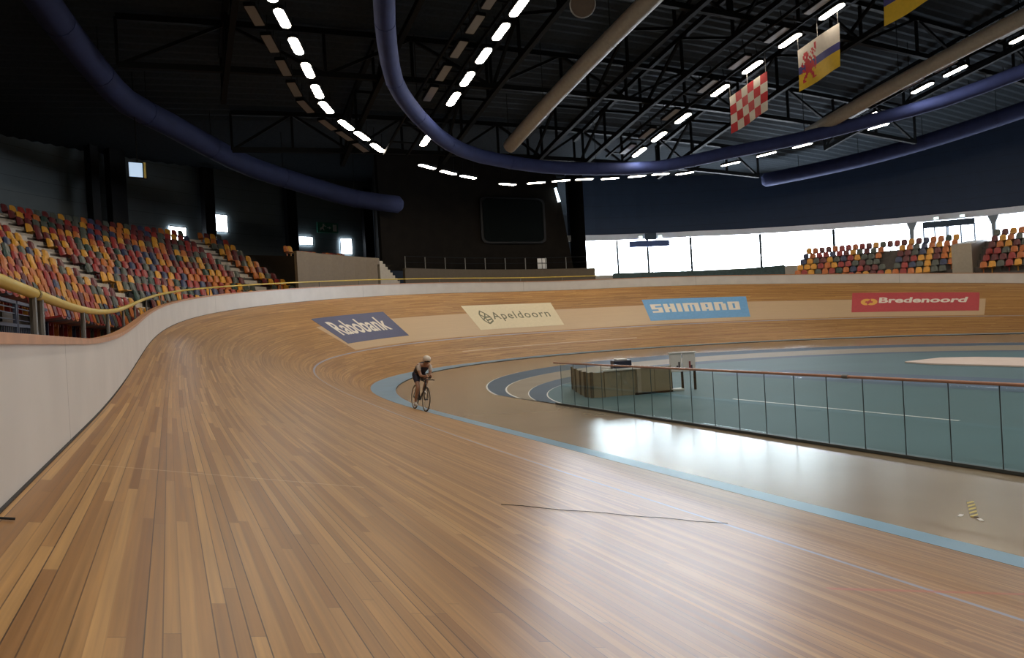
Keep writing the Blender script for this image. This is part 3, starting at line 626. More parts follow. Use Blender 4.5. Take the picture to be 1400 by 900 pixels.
# seats
SEATC = [('yellow', (.64, .30, .03)), ('orange', (.50, .145, .028)), ('red', (.31, .032, .026)), ('maroon', (.13, .022, .022)), ('grey green', (.085, .095, .075)), ('navy', (.035, .045, .10)), ('dark green', (.03, .06, .045))]
SEATM = [mat(n + ' seat plastic', c, .30, .06) for n, c in SEATC]
def seat_mb():
    mb = MB(); n = 6
    def sheet(f, t):
        vs = []; m_ = 5
        for side in (0, 1):
            for i in range(n+1):
                for j in range(m_): vs.append(f(i/n*2-1, j/(m_-1), side*t))
        K = (n+1)*m_; fs = []
        for i in range(n):
            for j in range(m_-1):
                q = (i*m_+j, i*m_+j+1, (i+1)*m_+j+1, (i+1)*m_+j); fs += [q, tuple(K+x for x in q)[::-1]]
            fs += [(i*m_, (i+1)*m_, K+(i+1)*m_, K+i*m_), (i*m_+m_-1, K+i*m_+m_-1, K+(i+1)*m_+m_-1, (i+1)*m_+m_-1)]
        for j in range(m_-1): a = n*m_; fs += [(j, K+j, K+j+1, j+1), (a+j, a+j+1, K+a+j+1, K+a+j)]
        mb.add(vs, fs)
    def back(u, w, t):
        wd = .225*(1 - .22*max(0, w-.6)/.4); return (u*wd, -.19 - .10*w + .035*u*u - t, (.43 + .46*w) - .05*(u**4 if w > .9 else 0))
    def pan(u, w, t): return (u*.22, -.17 + .37*w, .40 + .03*u*u + .03*(w-.4)**2 - t + .03*w)
    sheet(back, .025); sheet(pan, .03)
    mb.box((0, -.14, .19), (.06, .08, .42)); mb.box((0, -.16, .36), (.3, .06, .05)); return mb
SM = seat_mb(); protos = []
for (n, c), m in zip(SEATC, SEATM):
    o = SM.build('stadium_seat', m, smooth=False); C.objects.unlink(o); protos.append(o)
cand = []
rng = random.Random(5)
wt = [19, 20, 20, 14, 16, 7, 4]
rimline = [px(rimo(s, 0, rimz(s)+wallh(s))) for s in srange(2, 95, .5)]
rx = [p[0] for p in rimline if p]; ry = [p[1] for p in rimline if p]
def shown(p, marg=26):
    q = px(p)
    if not q or q[0] < -marg or q[0] > 1400+marg: return None
    if q[1] - 6 > np.interp(q[0], rx, ry): return None
    return q
def colr(key):
    if key and rng.random() < .62: return random.Random(str(key)).choices(range(7), wt)[0]
    return rng.choices(range(7), wt)[0]
for k, o_ in enumerate(ROWS):
    z = lz(o_)
    for side in (0, 1, 2):
        s = a1(o_) if side < 2 else a2(o_); d = -1 if side == 0 else 1; cnt = 0
        if side == 2: lim = aend(o_) - .25
        elif side == 1: lim = a2(o_)
        else: lim = 13.
        kf = 1 + (rim(s)+o_)*it(_k, s); s += d*1.0/kf; last = None
        while (s > lim if d < 0 else s < lim - (.55 if side == 1 else 0)/kf):
            cnt += 1; p = rimo(s, o_+.12, z); q = shown(p + Vector((0, 0, .8)))
            c = colr((side, (cnt+k//3)//1 if side else cnt, (k+cnt*2) // 3))
            if q: cand.append((q[2], p, head(s), c, 'L', k+1, cnt, side))
            kf = 1 + (rim(s)+o_)*it(_k, s); s += d*.52/kf
for k, o_ in enumerate(RROWS):
    z = rzs(o_)
    for sa_, sb_, bl in ((r0(k), 79.95, 0), (81.3, 95., 1)):
        s = sa_+.25; cnt = 0; last = None
        while s < sb_:
            cnt += 1; gap = bl == 0 and 76.6 < s < 77.3 and k not in (0, 5)
            p = rimo(s, o_+.1, z); q = shown(p + Vector((0, 0, .8))); c = colr((9+bl, cnt, (k+cnt) // 2))
            if q and not gap: cand.append((q[2], p, head(s), c, 'R', k+1, cnt, bl))
            kf = 1 + (rim(s)+o_)*it(_k, s); s += .52/kf
for i in range(13):            # a few seats on the raised platform
    s = 43.3 + i*.205 + (.3 if i > 1 else 0) + (.35 if i > 6 else 0)
    p = off(s, 14.0, 7.62 if i > 1 else 7.9); q = px(p + Vector((0, 0, .6))); cand.append((q[2], p, head(s), [1, 0, 2, 1, 1, 2, 1, 3, 1, 2, 3, 1, 3][i], 'P', 1, i+1, 0))
cand.sort(key=lambda c: c[0])
def orient(h): return PI/2 - h + PI    # local +y looks to the infield
def rot_for(h):
    # infield direction is -n = (cos h, -sin h); local +y -> that direction
    return math.atan2(-math.sin(h), math.cos(h)) - PI/2
def plural(n, w): return '%d %s' % (n, w)
stuff = MB()
RN = ['', 'bottom'] + ORD[2:15] + ['top']
for i, (dz, p, h, c, blk, rw, cnt, side) in enumerate(cand):
    r_ = rot_for(h) + rng.uniform(-.03, .03)
    if i < 300:
        o = protos[c].copy(); C.objects.link(o); o.location = p; o.rotation_euler = (0, 0, r_)
        cn = SEATC[c][0]
        if blk == 'L':
            t = ('%s seat, left stand, %s row, %s seat left of the lower pale aisle', '%s seat, left stand, %s row, %s seat right of the lower pale aisle', '%s seat, left stand, %s row, %s seat right of the upper pale aisle')[side] % (cn, RN[rw], ordn(cnt))
        elif blk == 'R': t = ('%s seat, far right stand, %s row, %s seat from its left end', '%s seat, far right stand, %s row, %s seat right of the tan gangway')[side] % (cn, RN[rw] if rw < 6 else 'top', ordn(cnt))
        else: t = '%s seat on the tan platform, %s from its left end' % (cn, ordn(cnt))
        tag(o, t, 'seat', {'L': 'coloured seats of the left stand', 'R': 'coloured seats of the far right stand', 'P': 'seats on the tan platform'}[blk])
    else:
        Rm = Matrix.Rotation(r_, 3, 'Z'); stuff.add([Rm @ Vector(v) + p for v in SM.v], SM.f, c)
so = stuff.build('stadium_seats', SEATM); tag(so, 'mass of the remaining coloured seats, farther back in both stands', 'seats', None, 'stuff')
# blue crowd barrier between rail and stand
e = empty('mesh_barrier', rimo(12, 1.3, 1.6)); inv = Matrix.Translation(-e.location)
M_BB = mat('blue grey barrier tube', (.05, .065, .11), .45, .1)
P = lambda s, z: rimo(s, 1.35, z)
for s0_, s1_ in ((6.6, 9.3), (9.4, 12.1), (12.2, 14.9)):
    fr = MB()
    for a, b in (((s0_, 1.7), (s0_, 2.95)), ((s1_, 1.7), (s1_, 2.95)), ((s0_, 2.95), (s1_, 2.95)), ((s0_, 2.62), (s1_, 2.62)), ((s0_, 1.9), (s1_, 1.9))): fr.bar(P(*a), P(*b), .045)
    f = sub(fr.build('barrier_frame', M_BB)); gr = MB()
    for s in srange(s0_+.12, s1_-.12, .13): gr.bar(P(s, 1.9), P(s, 2.62), .014)
    for z in (2.70, 2.79, 2.87): gr.bar(P(s0_, z), P(s1_, z), .014)
    sub(gr.build('barrier_mesh', M_BB), e)
tag(e, 'blue grey mesh crowd barrier between the hand rail and the stand', 'barrier')
q = MB()
for k in range(3): q.box(rimo(12.5, 3.0+.8*k, 1.55+.21*k), (10, .8, 3.1+.42*k), Matrix.Rotation(PI/2, 3, 'Z'))
tag(q.build('step_block', M_STEP), 'pale concrete steps behind the blue mesh barrier', 'steps')
# ------------------------------------------------------------------ roof steelwork
def truss(name, pts_fn, n, h, label, grp, drop=0.):
    e_ = empty(name, pts_fn(0)); iv = Matrix.Translation(-e_.location)
    B_ = [pts_fn(i/n) for i in range(n+1)]; T = [p + Vector((0, 0, h)) for p in B_]
    def sb(o_): o_.parent = e_; o_.matrix_parent_inverse = iv
    q = MB(); [q.bar(a, b, .26, .28) for a, b in zip(B_[:-1], B_[1:])]; sb(q.build('bottom_chord', M_DARK))
    q = MB(); [q.bar(a, b, .26, .28) for a, b in zip(T[:-1], T[1:])]; sb(q.build('top_chord', M_DARK))
    for i in range(n+1): sb(MB().bar(B_[i], T[i], .14).build('web_post', M_DARK))
    for i in range(n): sb(MB().bar(B_[i+1] if i % 2 else B_[i], T[i] if i % 2 else T[i+1], .15).build('web_diagonal', M_DARK))
    return tag(e_, label, 'truss', grp)
for x, lb in ((3.2, 'above the left row of lit lamps'), (10.8, 'above the inner blue duct'), (17.6, 'left of the nearer beige duct'), (24.6, 'right of the nearer beige duct'), (28.6, 'beside the lamp row with the flags'), (36.4, 'left of the farther beige duct'), (47.5, 'above the far right lamps')):
    truss('roof_truss', lambda t, x=x: Vector((x, 12 + ((34 if 10 < x < 40 else 27)*t), dome(x, 12+((34 if 10 < x < 40 else 27)*t))+.15)), 8, 2.4, 'dark steel lengthwise roof truss %s' % lb, 'lengthwise roof trusses')
for y, xa, xb, lb in ((17.5, -4, 58, 'at the very top of the view'), (27.6, -3.4, 57.4, 'crossing above the checkered flag'), (36.4, -1.4, 54.8, 'crossing behind the checkered flag'), (44.6, 4, 46, 'over the far end of the bend')):
    truss('cross_truss', lambda t, y=y, xa=xa, xb=xb: Vector((xa + (xb-xa)*t, y, dome(xa+(xb-xa)*t, y)+.35)), 12, 2.2, 'dark steel cross truss %s' % lb, 'cross roof trusses')
# blue fabric ducts and beige ducts
def loop(o_, hang, s0_, s1_, ds=1.2):
    out = []
    for s in srange(s0_, s1_, ds):
        p = off(s, o_); out.append(Vector((p.x, p.y, dome(p.x, p.y)-hang)))
    return out
def duct(name, pts, r, m, label, ring=2.4, n=14):
    e_ = empty(name, pts[0]); iv = Matrix.Translation(-e_.location)
    rr = [r]*len(pts)
    t0 = (pts[0]-pts[1]).normalized(); t1 = (pts[-1]-pts[-2]).normalized()
    P_ = [pts[0]+t0*r*.5] + pts + [pts[-1]+t1*r*.5]; rr = [r*.55] + rr + [r*.55]
    q = MB().tube(P_, rr, n).build('duct_skin', m, smooth=True); q.parent = e_; q.matrix_parent_inverse = iv
    for k in range(2, len(pts)-1, 3):
        d = (pts[k+1]-pts[k-1]).normalized()*.04
        q = MB().tube([pts[k]-d, pts[k]+d], r*1.03, n).build('seam_ring', m, smooth=False); q.parent = e_; q.matrix_parent_inverse = iv
        top = pts[k]; q = MB().bar(top+Vector((0, 0, r)), (top.x, top.y, ROOFZ(top.x, top.y)), .03).build('hanger', M_DARK); q.parent = e_; q.matrix_parent_inverse = iv
    return tag(e_, label, 'air duct')
def smooth(P_, k=4):
    P_ = [Vector(p) for p in P_]; out = []
    for i in range(len(P_)-1):
        a, b, c, d = P_[max(i-1, 0)], P_[i], P_[i+1], P_[min(i+2, len(P_)-1)]
        for j in range(k):
            t = j/k; out.append(.5*((2*b) + (c-a)*t + (2*a-5*b+4*c-d)*t*t + (3*b-a-3*c+d)*t**3))
    return out + [P_[-1]]
duct('air_duct', smooth([(7.3, 21.5, 16.3), (7.75, 24.3, 15.9), (8.39, 27.06, 15.39), (9.31, 29.96, 14.95), (10.52, 33.03, 14.43), (11.98, 35.31, 14.05), (13.76, 37.46, 13.67), (15.71, 39.33, 13.32), (18.45, 40.86, 13.05), (23.37, 41.93, 12.88), (27.74, 41.85, 12.92), (32.6, 40.91, 13.09), (36.52, 38.2, 13.65), (40.61, 34.96, 14.17), (43.68, 31.45, 14.73), (45.81, 28.44, 15.16), (47.03, 24.24, 15.77), (47.6, 20.5, 16.2)], 2), .44, M_BLUE, 'inner blue fabric air duct curving round above the bend')
duct('air_duct', smooth([(-4.6, 27, 16.8), (-4.25, 29.6, 16.4), (-3.72, 32.55, 15.97), (-2.98, 35.35, 15.48), (-2.23, 37.76, 15.04), (-1.26, 40.19, 14.58), (.65, 42.4, 14.2), (2.89, 45., 13.71), (5.46, 47.4, 13.18), (9.5, 49.7, 12.60), (12.7, 50.75, 12.05), (16.0, 51.0, 11.75)], 2), .64, M_BLUE2, 'outer blue fabric air duct above the left stand')
duct('air_duct', smooth([(49.22, 46.95, 14.07), (52.3, 43.6, 14.45), (55., 39.78, 14.91), (57.2, 35.4, 15.55), (58.76, 30.43, 16.28), (59.6, 25., 16.9)], 3), .62, M_BLUE2, 'outer blue fabric air duct on the right in front of the glare-tinted dark wall')
duct('air_duct', [Vector((20.38, y, dome(20.38, y)-1.)) for y in np.linspace(10, 40.6, 14)], .44, M_DUCT, 'straight beige air duct running up left of the flags')
duct('air_duct', [Vector((41.6, y, dome(41.6, y)-1.)) for y in np.linspace(10, 35.4, 12)], .46, M_DUCT, 'straight beige air duct right of the flags')
# ------------------------------------------------------------------ lamps
def stad(L_, Wd, r, z0, z1, n=5):
    pts = []
    for cx, cy, a0 in ((L_/2-r, Wd/2-r, 0), (-L_/2+r, Wd/2-r, PI/2), (-L_/2+r, -Wd/2+r, PI), (L_/2-r, -Wd/2+r, 1.5*PI)):
        for k in range(n): a = a0 + k*PI/2/(n-1); pts.append((cx + r*math.cos(a), cy + r*math.sin(a)))
    n_ = len(pts); return MB().add([(x, y, z0) for x, y in pts] + [(x, y, z1) for x, y in pts], [tuple(range(n_))[::-1], tuple(range(n_, 2*n_))] + [(k, (k+1) % n_, n_+(k+1) % n_, n_+k) for k in range(n_)])
def lamp_proto(m, lit):
    e_ = empty('strip_lamp'); q = stad(1.52, .52, .18 if lit else .06, -.012, .14).build('housing', M_DARK, e_); stad(1.42, .42, .2 if lit else .05, -.022, .03).build('diffuser', m, e_)
    for x in (-.5, .5): MB().bar((x, 0, .15), (x, 0, 1.1), .025).build('hanger', M_DARK, e_)
    return e_
LP, UP = lamp_proto(M_LAMP, True), lamp_proto(M_OFF, False)
used = {id(LP): 0, id(UP): 0}
def place_lamp(proto, loc, d, label, grp):
    if used[id(proto)] == 0: o_ = proto
    else:
        o_ = proto.copy(); C.objects.link(o_)
        for ch in proto.children: c_ = ch.copy(); C.objects.link(c_); c_.parent = o_
    used[id(proto)] += 1
    o_.location = loc; d = Vector(d).normalized(); yaw = math.atan2(d.y, d.x); pit = -math.asin(d.z); o_.rotation_euler = (0, pit, yaw)
    tag(o_, label, 'lamp', grp)
LA_ = [(4.3, 29.1, 16.02), (5.05, 30.78, 15.75), (5.91, 32.75, 15.43), (6.75, 34.68, 15.1), (7.53, 36.57, 14.76), (8.27, 38.12, 14.47), (9.72, 39.92, 14.14), (10.93, 41.13, 13.92), (12.22, 42.51, 13.65)]
LD = [(16.25, 44.88, 13.21), (18.06, 45.64, 13.06), (19.77, 46.22, 12.95), (23.34, 47.17, 12.76), (25.56, 46.78, 12.87), (27.44, 46.27, 13.0), (29.28, 45.86, 13.1), (31.4, 45.51, 13.17), (33.52, 44.89, 13.3), (35.32, 44.28, 13.41), (37.36, 43.85, 13.47), (40.22, 41.76, 13.88), (42.04, 39.82, 14.26), (43.86, 38.0, 14.58), (47.32, 34.16, 15.21), (49.17, 30.5, 15.8), (49.98, 28.5, 16.1), (50.38, 26.51, 16.4)]
LBp = [(14.6, y, dome(14.6, y)-1) for y in (27.4, 29.3, 31.35, 33.5, 35.55, 40.3)]
LC = [(30.38, y, dome(30.38, y)-1) for y in (24.12, 26.76, 29.47, 32.09, 35.53, 38.02, 40.28)]
LE = [(43.9, y, dome(43.9, y)-1) for y in (22.58, 26.41, 28.51, 32.41)]
def place_row(L_, lab, grp, off_=None, ulab=None, uskip=()):
    n = len(L_)
    for i, p in enumerate(L_):
        a, b = Vector(L_[max(i-1, 0)]), Vector(L_[min(i+1, n-1)]); d = b-a
        place_lamp(LP, p, d, lab % ordn(i+1), grp)
        if off_ is not None and i not in uskip:
            dn = d.normalized(); sidev = Vector((-dn.y, dn.x, 0)).normalized()
            place_lamp(UP, Vector(p) + sidev*off_ + Vector((0, 0, .15)), d, ulab % ordn(i+1), grp + ', unlit twins')
place_row(LA_, 'lit strip lamp, %s from the top of the left curving row', 'lamps of the left curving row', 1.15, 'unlit pale lamp beside the %s lamp of the left curving row')
place_row(LBp, 'lit strip lamp, %s from the top of the row between inner blue and beige ducts', 'lamps of the second row', 1.3, 'unlit pale lamp beside the %s lamp left of the beige duct', (5,))
place_row(LC, 'lit strip lamp, %s from the top of the row with the flags', 'lamps of the flag row', .95, 'unlit pale lamp beside the %s lamp of the flag row')
place_row(LE, 'lit strip lamp, %s from the top of the short right row', 'lamps of the short right row', 1.0, 'unlit pale lamp beside the %s lamp of the short right row')
place_row(LD, 'lit strip lamp, %s from the left along the low arc over the bend', 'lamps of the arc over the bend')
# catwalks carrying the straight rows
def catwalk(x, y0, y1, label):
    e_ = empty('lamp_catwalk', (x, y0, dome(x, y0))); iv = Matrix.Translation(-e_.location)
    for dx in (-.75, .75):
        q = MB(); ys = np.linspace(y0, y1, 9); [q.bar((x+dx, a, dome(x, a)-.62), (x+dx, b, dome(x, b)-.62), .10, .16) for a, b in zip(ys[:-1], ys[1:])]
        q = q.build('side_beam', M_DARK); q.parent = e_; q.matrix_parent_inverse = iv
    for y in np.arange(y0, y1, 1.95):
        q = MB().bar((x-.75, y, dome(x, y)-.62), (x+.75, y, dome(x, y)-.62), .09).build('cross_bar', M_DARK); q.parent = e_; q.matrix_parent_inverse = iv
    tag(e_, label, 'catwalk')
catwalk(13.5, 18, 43, 'dark steel catwalk frame beside the second lamp row'); catwalk(29.5, 16, 42, 'dark steel catwalk frame beside the flag lamp row'); catwalk(43.0, 14, 34, 'dark steel catwalk frame beside the short right lamp row')
# round hanging loudspeaker and small roof pane
e = empty('hanging_speaker', (17.1, 26.2, 16.2)); inv = Matrix.Translation(-e.location)
ax = Vector((-.35, -.75, -.5)).normalized(); c0 = Vector((17.1, 26.2, 16.2))
sub(MB().tube([c0-ax*.35, c0-ax*.25, c0+ax*.1, c0+ax*.3], [.2, .38, .5, .55], 18).build('horn', mat('brown grey horn', (.10, .07, .05), .5, .1))); sub(MB().tube([c0+ax*.31+(ax.orthogonal().normalized()*math.cos(t)+ax.cross(ax.orthogonal().normalized())*math.sin(t))*.55 for t in np.linspace(0, 2*PI, 25)[:-1]], .03, 6, closed=True).build('rim', M_OFF)); sub(MB().bar(c0, c0+Vector((0, 0, 1.6)), .05).build('bracket', M_DARK))
tag(e, 'round brown hanging speaker beside the second lamp row', 'speaker')
e = empty('roof_lamp', (-.95, 40.5, 11.1)); inv = Matrix.Translation(-e.location); R = Matrix.Rotation(.2, 3, 'Z')
sub(MB().box((-.95, 40.5, 11.2), (.85, .12, .85), R).build('housing', M_DARK)); sub(MB().box((-1.03, 40.42, 11.2), (.62, .04, .72), R).build('pale_face', M_SKYL)); sub(MB().box((-.62, 40.47, 11.2), (.1, .05, .8), R).build('yellow_edge', M_YEL))
sub(MB().bar((-.95, 40.5, 11.55), (-.95, 40.5, 16.2), .05).build('hanger', M_DARK))
tag(e, 'small bluish box lamp with yellow edge under the left blue duct', 'lamp')
# ------------------------------------------------------------------ flags
LION = ['..............##', '...####....##.##', '..######..#.##.#', '..##.###...##.#.', '...####.##..#...', '.#..####.##.##..', '##.######.#..##.', '.##.#####.##..#.', '....#########.#.', '.##.#########.#.', '#.#########.###.', '....######...#..', '...###..###.....', '..###....###....', '.##.......##....', '.###......####..']
def flag(y0, y1, x, drop, H, fn, mats, label, nu=60, nv=44):
    mb = MB(); vs = []; fs = []
    for side in (0, 1):
        for i in range(nu+1):
            for j in range(nv+1):
                u, v = i/nu, j/nv; y = y1 + (y0-y1)*u        # u=0 at the far (left in view) end
                vs.append((x + .10*math.sin(5*u+1.5*v)*(.3+.7*(1-v)) + side*.012, y, dome(x, y)-drop-H*(1-v)))
    K = (nu+1)*(nv+1); mi = []
    for i in range(nu):
        for j in range(nv):
            q = (i*(nv+1)+j, (i+1)*(nv+1)+j, (i+1)*(nv+1)+j+1, i*(nv+1)+j+1); c = fn((i+.5)/nu, (j+.5)/nv)
            mb.add([], []); fs.append((q, c)); fs.append((tuple(K+t for t in q)[::-1], c))
    mb.v = [tuple(v) for v in vs]; mb.f = [f for f, c in fs]; mb.mi = [c for f, c in fs]
    e_ = empty('hanging_flag', (x, y0, dome(x, y0)-drop)); iv = Matrix.Translation(-e_.location)
    q = mb.build('cloth', mats, e_); q.matrix_parent_inverse = iv
    for t in (.03, .5, .97):
        y = y1 + (y0-y1)*t; q = MB().bar((x, y, dome(x, y)-drop), (x, y, dome(x, y)-.7), .02).build('cord', M_OFF, e_); q.matrix_parent_inverse = iv
    tag(e_, label, 'flag', 'flags under the lamp row')
flag(28.45, 31.4, 30.4, 1.75, 2.15, lambda u, v: (int(u*6)+int(v*4)+1) % 2, [M_WCL, M_RED], 'red and white checkered flag hanging under the lamps')
def limb(u, v):
    a, b = int((u-.06)/.40*16), int((1-(v-.14)/.74)*16)
    if 0 <= a < 16 and 0 <= b < 16 and u > .06 and LION[b][a] == '#': return 3
    return 0 if v > .58 else (1 if v > .40 else 2)
flag(23.75, 26.35, 30.4, 1.75, 2.15, limb, [M_WCL, M_BCL, M_YCL, M_RED], 'white, blue and yellow flag with a red lion', 80, 56)
flag(17.8, 20.4, 29.0, 1.75, 2.2, lambda u, v: 0 if v < .38 else 1, [M_YCL, M_BCL], 'blue and yellow flag cut by the top edge of the view')
# ------------------------------------------------------------------ cyclist
def skin(name, V_, E_, m, parent, root_i=0, sub_=2):
    """V_: list of (x,y,z,r or (rx,ry))"""
    me = bpy.data.meshes.new(name); me.from_pydata([v[:3] for v in V_], E_, []); me.materials.append(m)
    o_ = link(bpy.data.objects.new(name, me)); o_.parent = parent
    sk = o_.modifiers.new('skin', 'SKIN'); sk.use_smooth_shade = True
    for i, v in enumerate(V_):
        r = v[3]; d = me.skin_vertices[0].data[i]; d.radius = r if isinstance(r, tuple) else (r, r); d.use_root = (i == root_i)
    ss_ = o_.modifiers.new('subsurf', 'SUBSURF'); ss_.levels = sub_; ss_.render_levels = sub_
    return o_
def chain(V_, E_, start, pts):
    p = start
    for q in pts: V_.append(q); E_.append((p, len(V_)-1)); p = len(V_)-1
    return p
M_SKIN = mat('skin', (.42, .235, .16), .55, .05); M_JER = mat('dark navy jersey', (.025, .025, .05), .7, .1); M_SLV = mat('white sleeves', (.62, .55, .50), .7, .05); M_SHO = mat('white shoe', (.65, .60, .55), .5, .04)
M_HEL = mat('white helmet shell', (.75, .68, .60), .3, .03); M_CARB = mat('black carbon', (.018, .017, .018), .35, .05); M_TYRE = mat('dark tyre', (.03, .026, .022), .7, .05); M_RIM = mat('pale rim', (.30, .26, .21), .4, .05)
RS = 18.62
rp = off(RS, .07, surf(RS, .07).z)
TILT = -.10
bk = empty('track_bicycle', rp, -head(RS)+PI); bk.rotation_euler = (0, TILT, -head(RS)+PI)
def wheel(y, nm):
    ring = [(0, y + .325*math.cos(a), .337 + .325*math.sin(a)) for a in np.linspace(0, 2*PI, 41)[:-1]]
    w = MB().tube(ring, .0125, 8, closed=True).build('tyre', M_TYRE, bk, True)
    MB().tube([(0, y + .30*math.cos(a), .337 + .30*math.sin(a)) for a in np.linspace(0, 2*PI, 41)[:-1]], .013, 6, closed=True).build('rim', M_RIM, w, True)
    MB().tube([(-.045, y, .337), (.045, y, .337)], .022, 10).build('hub', M_CARB, w)
    q = MB()
    for k in range(16): a = 2*PI*k/16; q.bar((.02*(-1)**k, y, .337), (0, y + .29*math.cos(a), .337 + .29*math.sin(a)), .003)
    q.build('spokes', M_STEEL, w)
wheel(-.50, 'rear'); wheel(.50, 'front')
BB = (0, -.08, .29); SC = (0, -.24, .86); HT = (0, .37, .80); HB = (0, .41, .64)
q = MB()
for a, b, r in ((BB, SC, .019), (SC, HT, .018), (HT, HB, .022), (HB, BB, .023)): q.tube([a, b], r, 8)
for sx in (-1, 1): q.tube([(sx*.02, BB[1], BB[2]), (sx*.05, -.5, .337)], .011, 6); q.tube([(sx*.015, SC[1], SC[2]-.05), (sx*.05, -.5, .337)], .009, 6)
q.build('frame', M_CARB, bk, True)
q = MB()
for sx in (-1, 1): q.tube([(sx*.045, .41, .66), (sx*.05, .46, .5), (sx*.05, .5, .337)], [.015, .013, .010], 6)
q.tube([(-.05, .41, .66), (.05, .41, .66)], .016, 6); q.build('fork', M_CARB, bk, True)
q = MB().tube([(0, -.23, .84), (0, -.27, .95)], .015, 8); q.build('seat_post', M_CARB, bk)
q = MB().tube([(0, -.40, .97), (0, -.32, .975), (0, -.22, .965), (0, -.12, .955)], [.07, .075, .04, .02], 10); s_ = q.build('saddle', M_CARB, bk, True)
q = MB().tube([(-.20, .53, .86), (-.19, .44, .86), (-.05, .40, .86), (.05, .40, .86), (.19, .44, .86), (.20, .53, .86)], .013, 8); q.tube([(0, .37, .8), (0, .40, .87)], .02, 8)
for sx in (-1, 1): q.tube([(sx*.09, .36, .90), (sx*.07, .55, .905), (sx*.05, .70, .95)], .011, 8); q.box((sx*.10, .36, .915), (.07, .09, .02))
q.build('handlebar', M_CARB, bk, True)
ck = MB(); ck.tube([(.045, BB[1], BB[2]), (.06, BB[1]+.01, .125)], .012, 8); ck.tube([(-.045, BB[1], BB[2]), (-.06, BB[1]-.01, .455)], .012, 8)
ring = [(.05, BB[1]+.095*math.cos(a), BB[2]+.095*math.sin(a)) for a in np.linspace(0, 2*PI, 25)[:-1]]; ck.tube(ring, .006, 6, closed=True); c_ = ck.build('crankset', M_STEEL, bk)
for sx, z in ((1, .125), (-1, .455)): MB().box((sx*.105, BB[1]+.01, z), (.09, .06, .018)).build('pedal', M_CARB, c_)
tag(bk, 'black track bicycle with spoked wheels under the rider on the bend', 'bicycle')
pr = empty('person', rp); pr.rotation_euler = (0, TILT, -head(RS)+PI)
V_ = [(0, -.24, 1.03, (.15, .12))]; E_ = []
i1 = chain(V_, E_, 0, [(0, -.10, 1.13, (.14, .11)), (0, .06, 1.20, (.155, .11)), (0, .20, 1.245, (.165, .105))]); ch_ = i1
nk = chain(V_, E_, ch_, [(0, .29, 1.275, .06), (0, .345, 1.315, .055)])
hd = chain(V_, E_, nk, [(0, .385, 1.335, (.072, .085)), (0, .435, 1.355, (.072, .095)), (0, .46, 1.41, (.06, .06))])
chain(V_, E_, nk+2, [(0, .505, 1.325, .016), (0, .525, 1.312, .011)])      # nose
for sx in (-1, 1):
    sh_ = chain(V_, E_, ch_, [(sx*.17, .22, 1.235, .062)])
    el = chain(V_, E_, sh_, [(sx*.16, .27, 1.09, .048), (sx*.125, .32, .965, .041)])
    wr = chain(V_, E_, el, [(sx*.10, .46, .955, .036), (sx*.07, .585, .965, .024)])
    pm = chain(V_, E_, wr, [(sx*.062, .635, .975, (.022, .034))])
    for k in range(4):    # four fingers curled over the bar end
        dx = -.026+.017*k; ln = (.8, .95, 1., .85)[k]
        chain(V_, E_, pm, [(sx*(.062)+sx*.012, .665+.006*k, .995-.012*k, .009), (sx*.062+sx*.006+dx*.1, .69+.006*k*ln, .992-.014*k, .0085), (sx*.045, .695+.004*k, .978-.014*k, .008)])
    chain(V_, E_, pm, [(sx*.04, .655, 1.0, .0095), (sx*.032, .685, 1.005, .0085)])   # thumb
    hp = chain(V_, E_, 0, [(sx*.095, -.22, .955, .092)])
    if sx > 0: kn = chain(V_, E_, hp, [(.10, -.06, .80, .078), (.105, .07, .64, .056)]); an = chain(V_, E_, kn, [(.108, .01, .48, .054), (.11, -.10, .245, .032)]); chain(V_, E_, an, [(.115, -.11, .175, .034), (.12, .02, .145, .03), (.12, .09, .142, .02)])
    else: kn = chain(V_, E_, hp, [(-.10, 0, .905, .078), (-.105, .17, .845, .056)]); an = chain(V_, E_, kn, [(-.108, .06, .72, .054), (-.11, -.10, .565, .032)]); chain(V_, E_, an, [(-.115, -.11, .50, .034), (-.12, .02, .475, .03), (-.12, .09, .475, .02)])
body = skin('body', V_, E_, M_SKIN, pr)
# clothing follows the body
V2 = [(0, -.27, 1.0, (.165, .13)), (0, -.24, 1.03, (.18, .15))]; E2 = []; E2.append((0, 1)); t_ = chain(V2, E2, 1, [(0, -.10, 1.13, (.178, .145)), (0, .06, 1.20, (.190, .142)), (0, .20, 1.245, (.192, .13)), (0, .265, 1.268, .09)])
skin('jersey', V2, E2, M_JER, pr)
for sx in (-1, 1):
    V3 = [(sx*.10, .20, 1.25, .085)]; E3 = []; chain(V3, E3, 0, [(sx*.172, .22, 1.235, .075), (sx*.165, .26, 1.13, .062), (sx*.16, .272, 1.075, .055)]); skin('sleeve', V3, E3, M_SLV, pr)
    V4 = [(sx*.055, -.235, 1.01, .15)]; E4 = []
    chain(V4, E4, 0, [(sx*.095, -.22, .955, .122)] + ([(.10, -.06, .80, .088), (.103, -.01, .74, .078)] if sx > 0 else [(-.10, 0, .905, .088), (-.103, .07, .88, .078)])); skin('shorts_leg', V4, E4, M_JER, pr)
    fz = 0 if sx > 0 else .33
    V5 = [(sx*.115, -.118, .165+fz, .045)]; E5 = []; chain(V5, E5, 0, [(sx*.118, -.04, .155+fz, .044), (sx*.12, .04, .147+fz, .042), (sx*.12, .10, .145+fz, .028)]); chain(V5, E5, 0, [(sx*.112, -.105, .235+fz, .042)]); skin('shoe', V5, E5, M_SHO, pr)
q = MB().tube([(0, .20, 1.41), (0, .26, 1.425), (0, .36, 1.425), (0, .44, 1.415), (0, .49, 1.395), (0, .515, 1.37)], [.02, .065, .098, .105, .09, .05], 18); hl = q.build('helmet', M_HEL, pr, True)
q = MB()
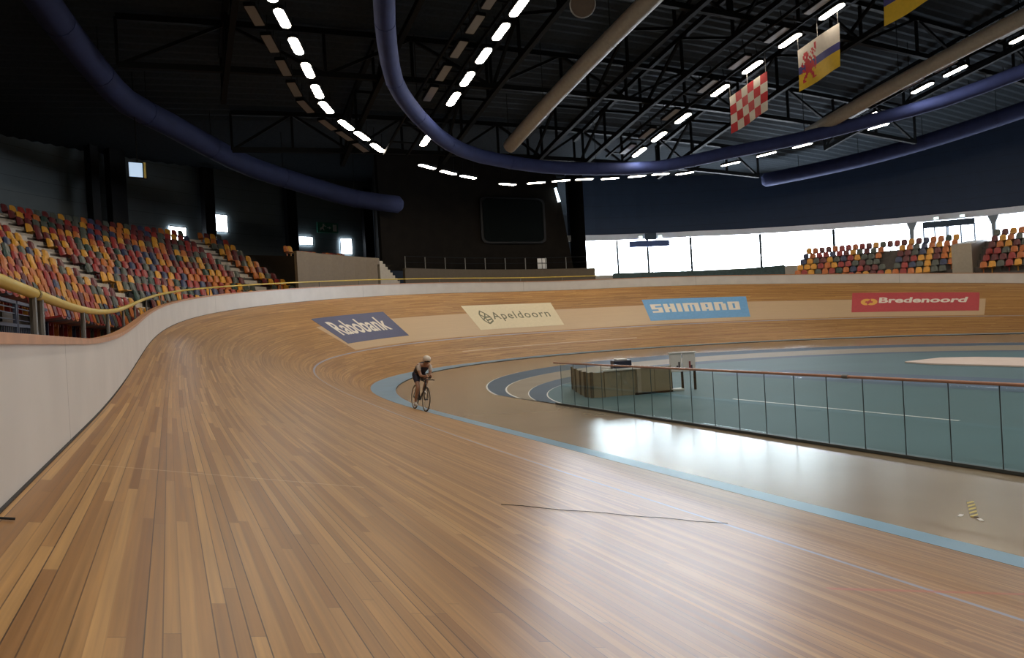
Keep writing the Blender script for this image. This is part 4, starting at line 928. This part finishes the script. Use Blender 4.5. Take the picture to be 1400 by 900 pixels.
for k in range(-5, 6):
    a = k*.2; a2_ = (k+1)*.2
    if k < 5: q.add([(.098*math.sin(t), .415 + .105*math.cos(t), z) for t in (a, a2_) for z in (1.335, 1.385)], [(0, 1, 3, 2)])
vz = q.build('visor', M_CARB, hl); so_ = vz.modifiers.new('s', 'SOLIDIFY'); so_.thickness = .004
tag(pr, 'person in white helmet and dark jersey with white sleeves, riding crouched towards us', 'person')
# ------------------------------------------------------------------ light beyond the frame: the hall's other lamp rows
def area(x0, y0, x1, y1, e_, wd=.45):
    l = bpy.data.lights.new('hall lamp row', 'AREA'); l.shape = 'RECTANGLE'; L_ = math.hypot(x1-x0, y1-y0); l.size = L_; l.size_y = wd; l.energy = e_; l.color = (1., .90, .77)
    o_ = link(bpy.data.objects.new('hall_lamp_row', l)); o_.location = ((x0+x1)/2, (y0+y1)/2, dome((x0+x1)/2, (y0+y1)/2)-1); o_.rotation_euler = (0, 0, math.atan2(y1-y0, x1-x0)); return o_
EN = 1150
for x in (3., 14.6, 30.4, 43.9): area(x, -20, x, 3, EN)
for x in (3., 14.6, 30.4): area(x, 6, x, 19, EN*.6)
w = bpy.data.worlds.new('World'); bpy.context.scene.world = w; w.use_nodes = True
w.node_tree.nodes['Background'].inputs[0].default_value = (.5, .6, .75, 1); w.node_tree.nodes['Background'].inputs[1].default_value = .02
# ------------------------------------------------------------------ camera and view
cam = bpy.data.cameras.new('Camera'); co = link(bpy.data.objects.new('Camera', cam)); cam.sensor_fit = 'HORIZONTAL'; cam.sensor_width = 36; cam.lens = F/1400*36; cam.clip_start = .05; cam.clip_end = 400
co.matrix_world = Matrix(((_r[0], _u[0], -_f[0], 0), (_r[1], _u[1], -_f[1], 0), (_r[2], _u[2], -_f[2], HC), (0, 0, 0, 1)))
sc = bpy.context.scene; sc.camera = co
for o in (LP, UP):
    pass
sc.view_settings.view_transform = 'Standard'; sc.view_settings.look = 'None'; sc.view_settings.gamma = 1; sc.view_settings.use_curve_mapping = False; sc.view_settings.exposure = 0.12
sc.cycles.use_denoising = True; sc.cycles.max_bounces = 6; sc.cycles.sample_clamp_indirect = 6
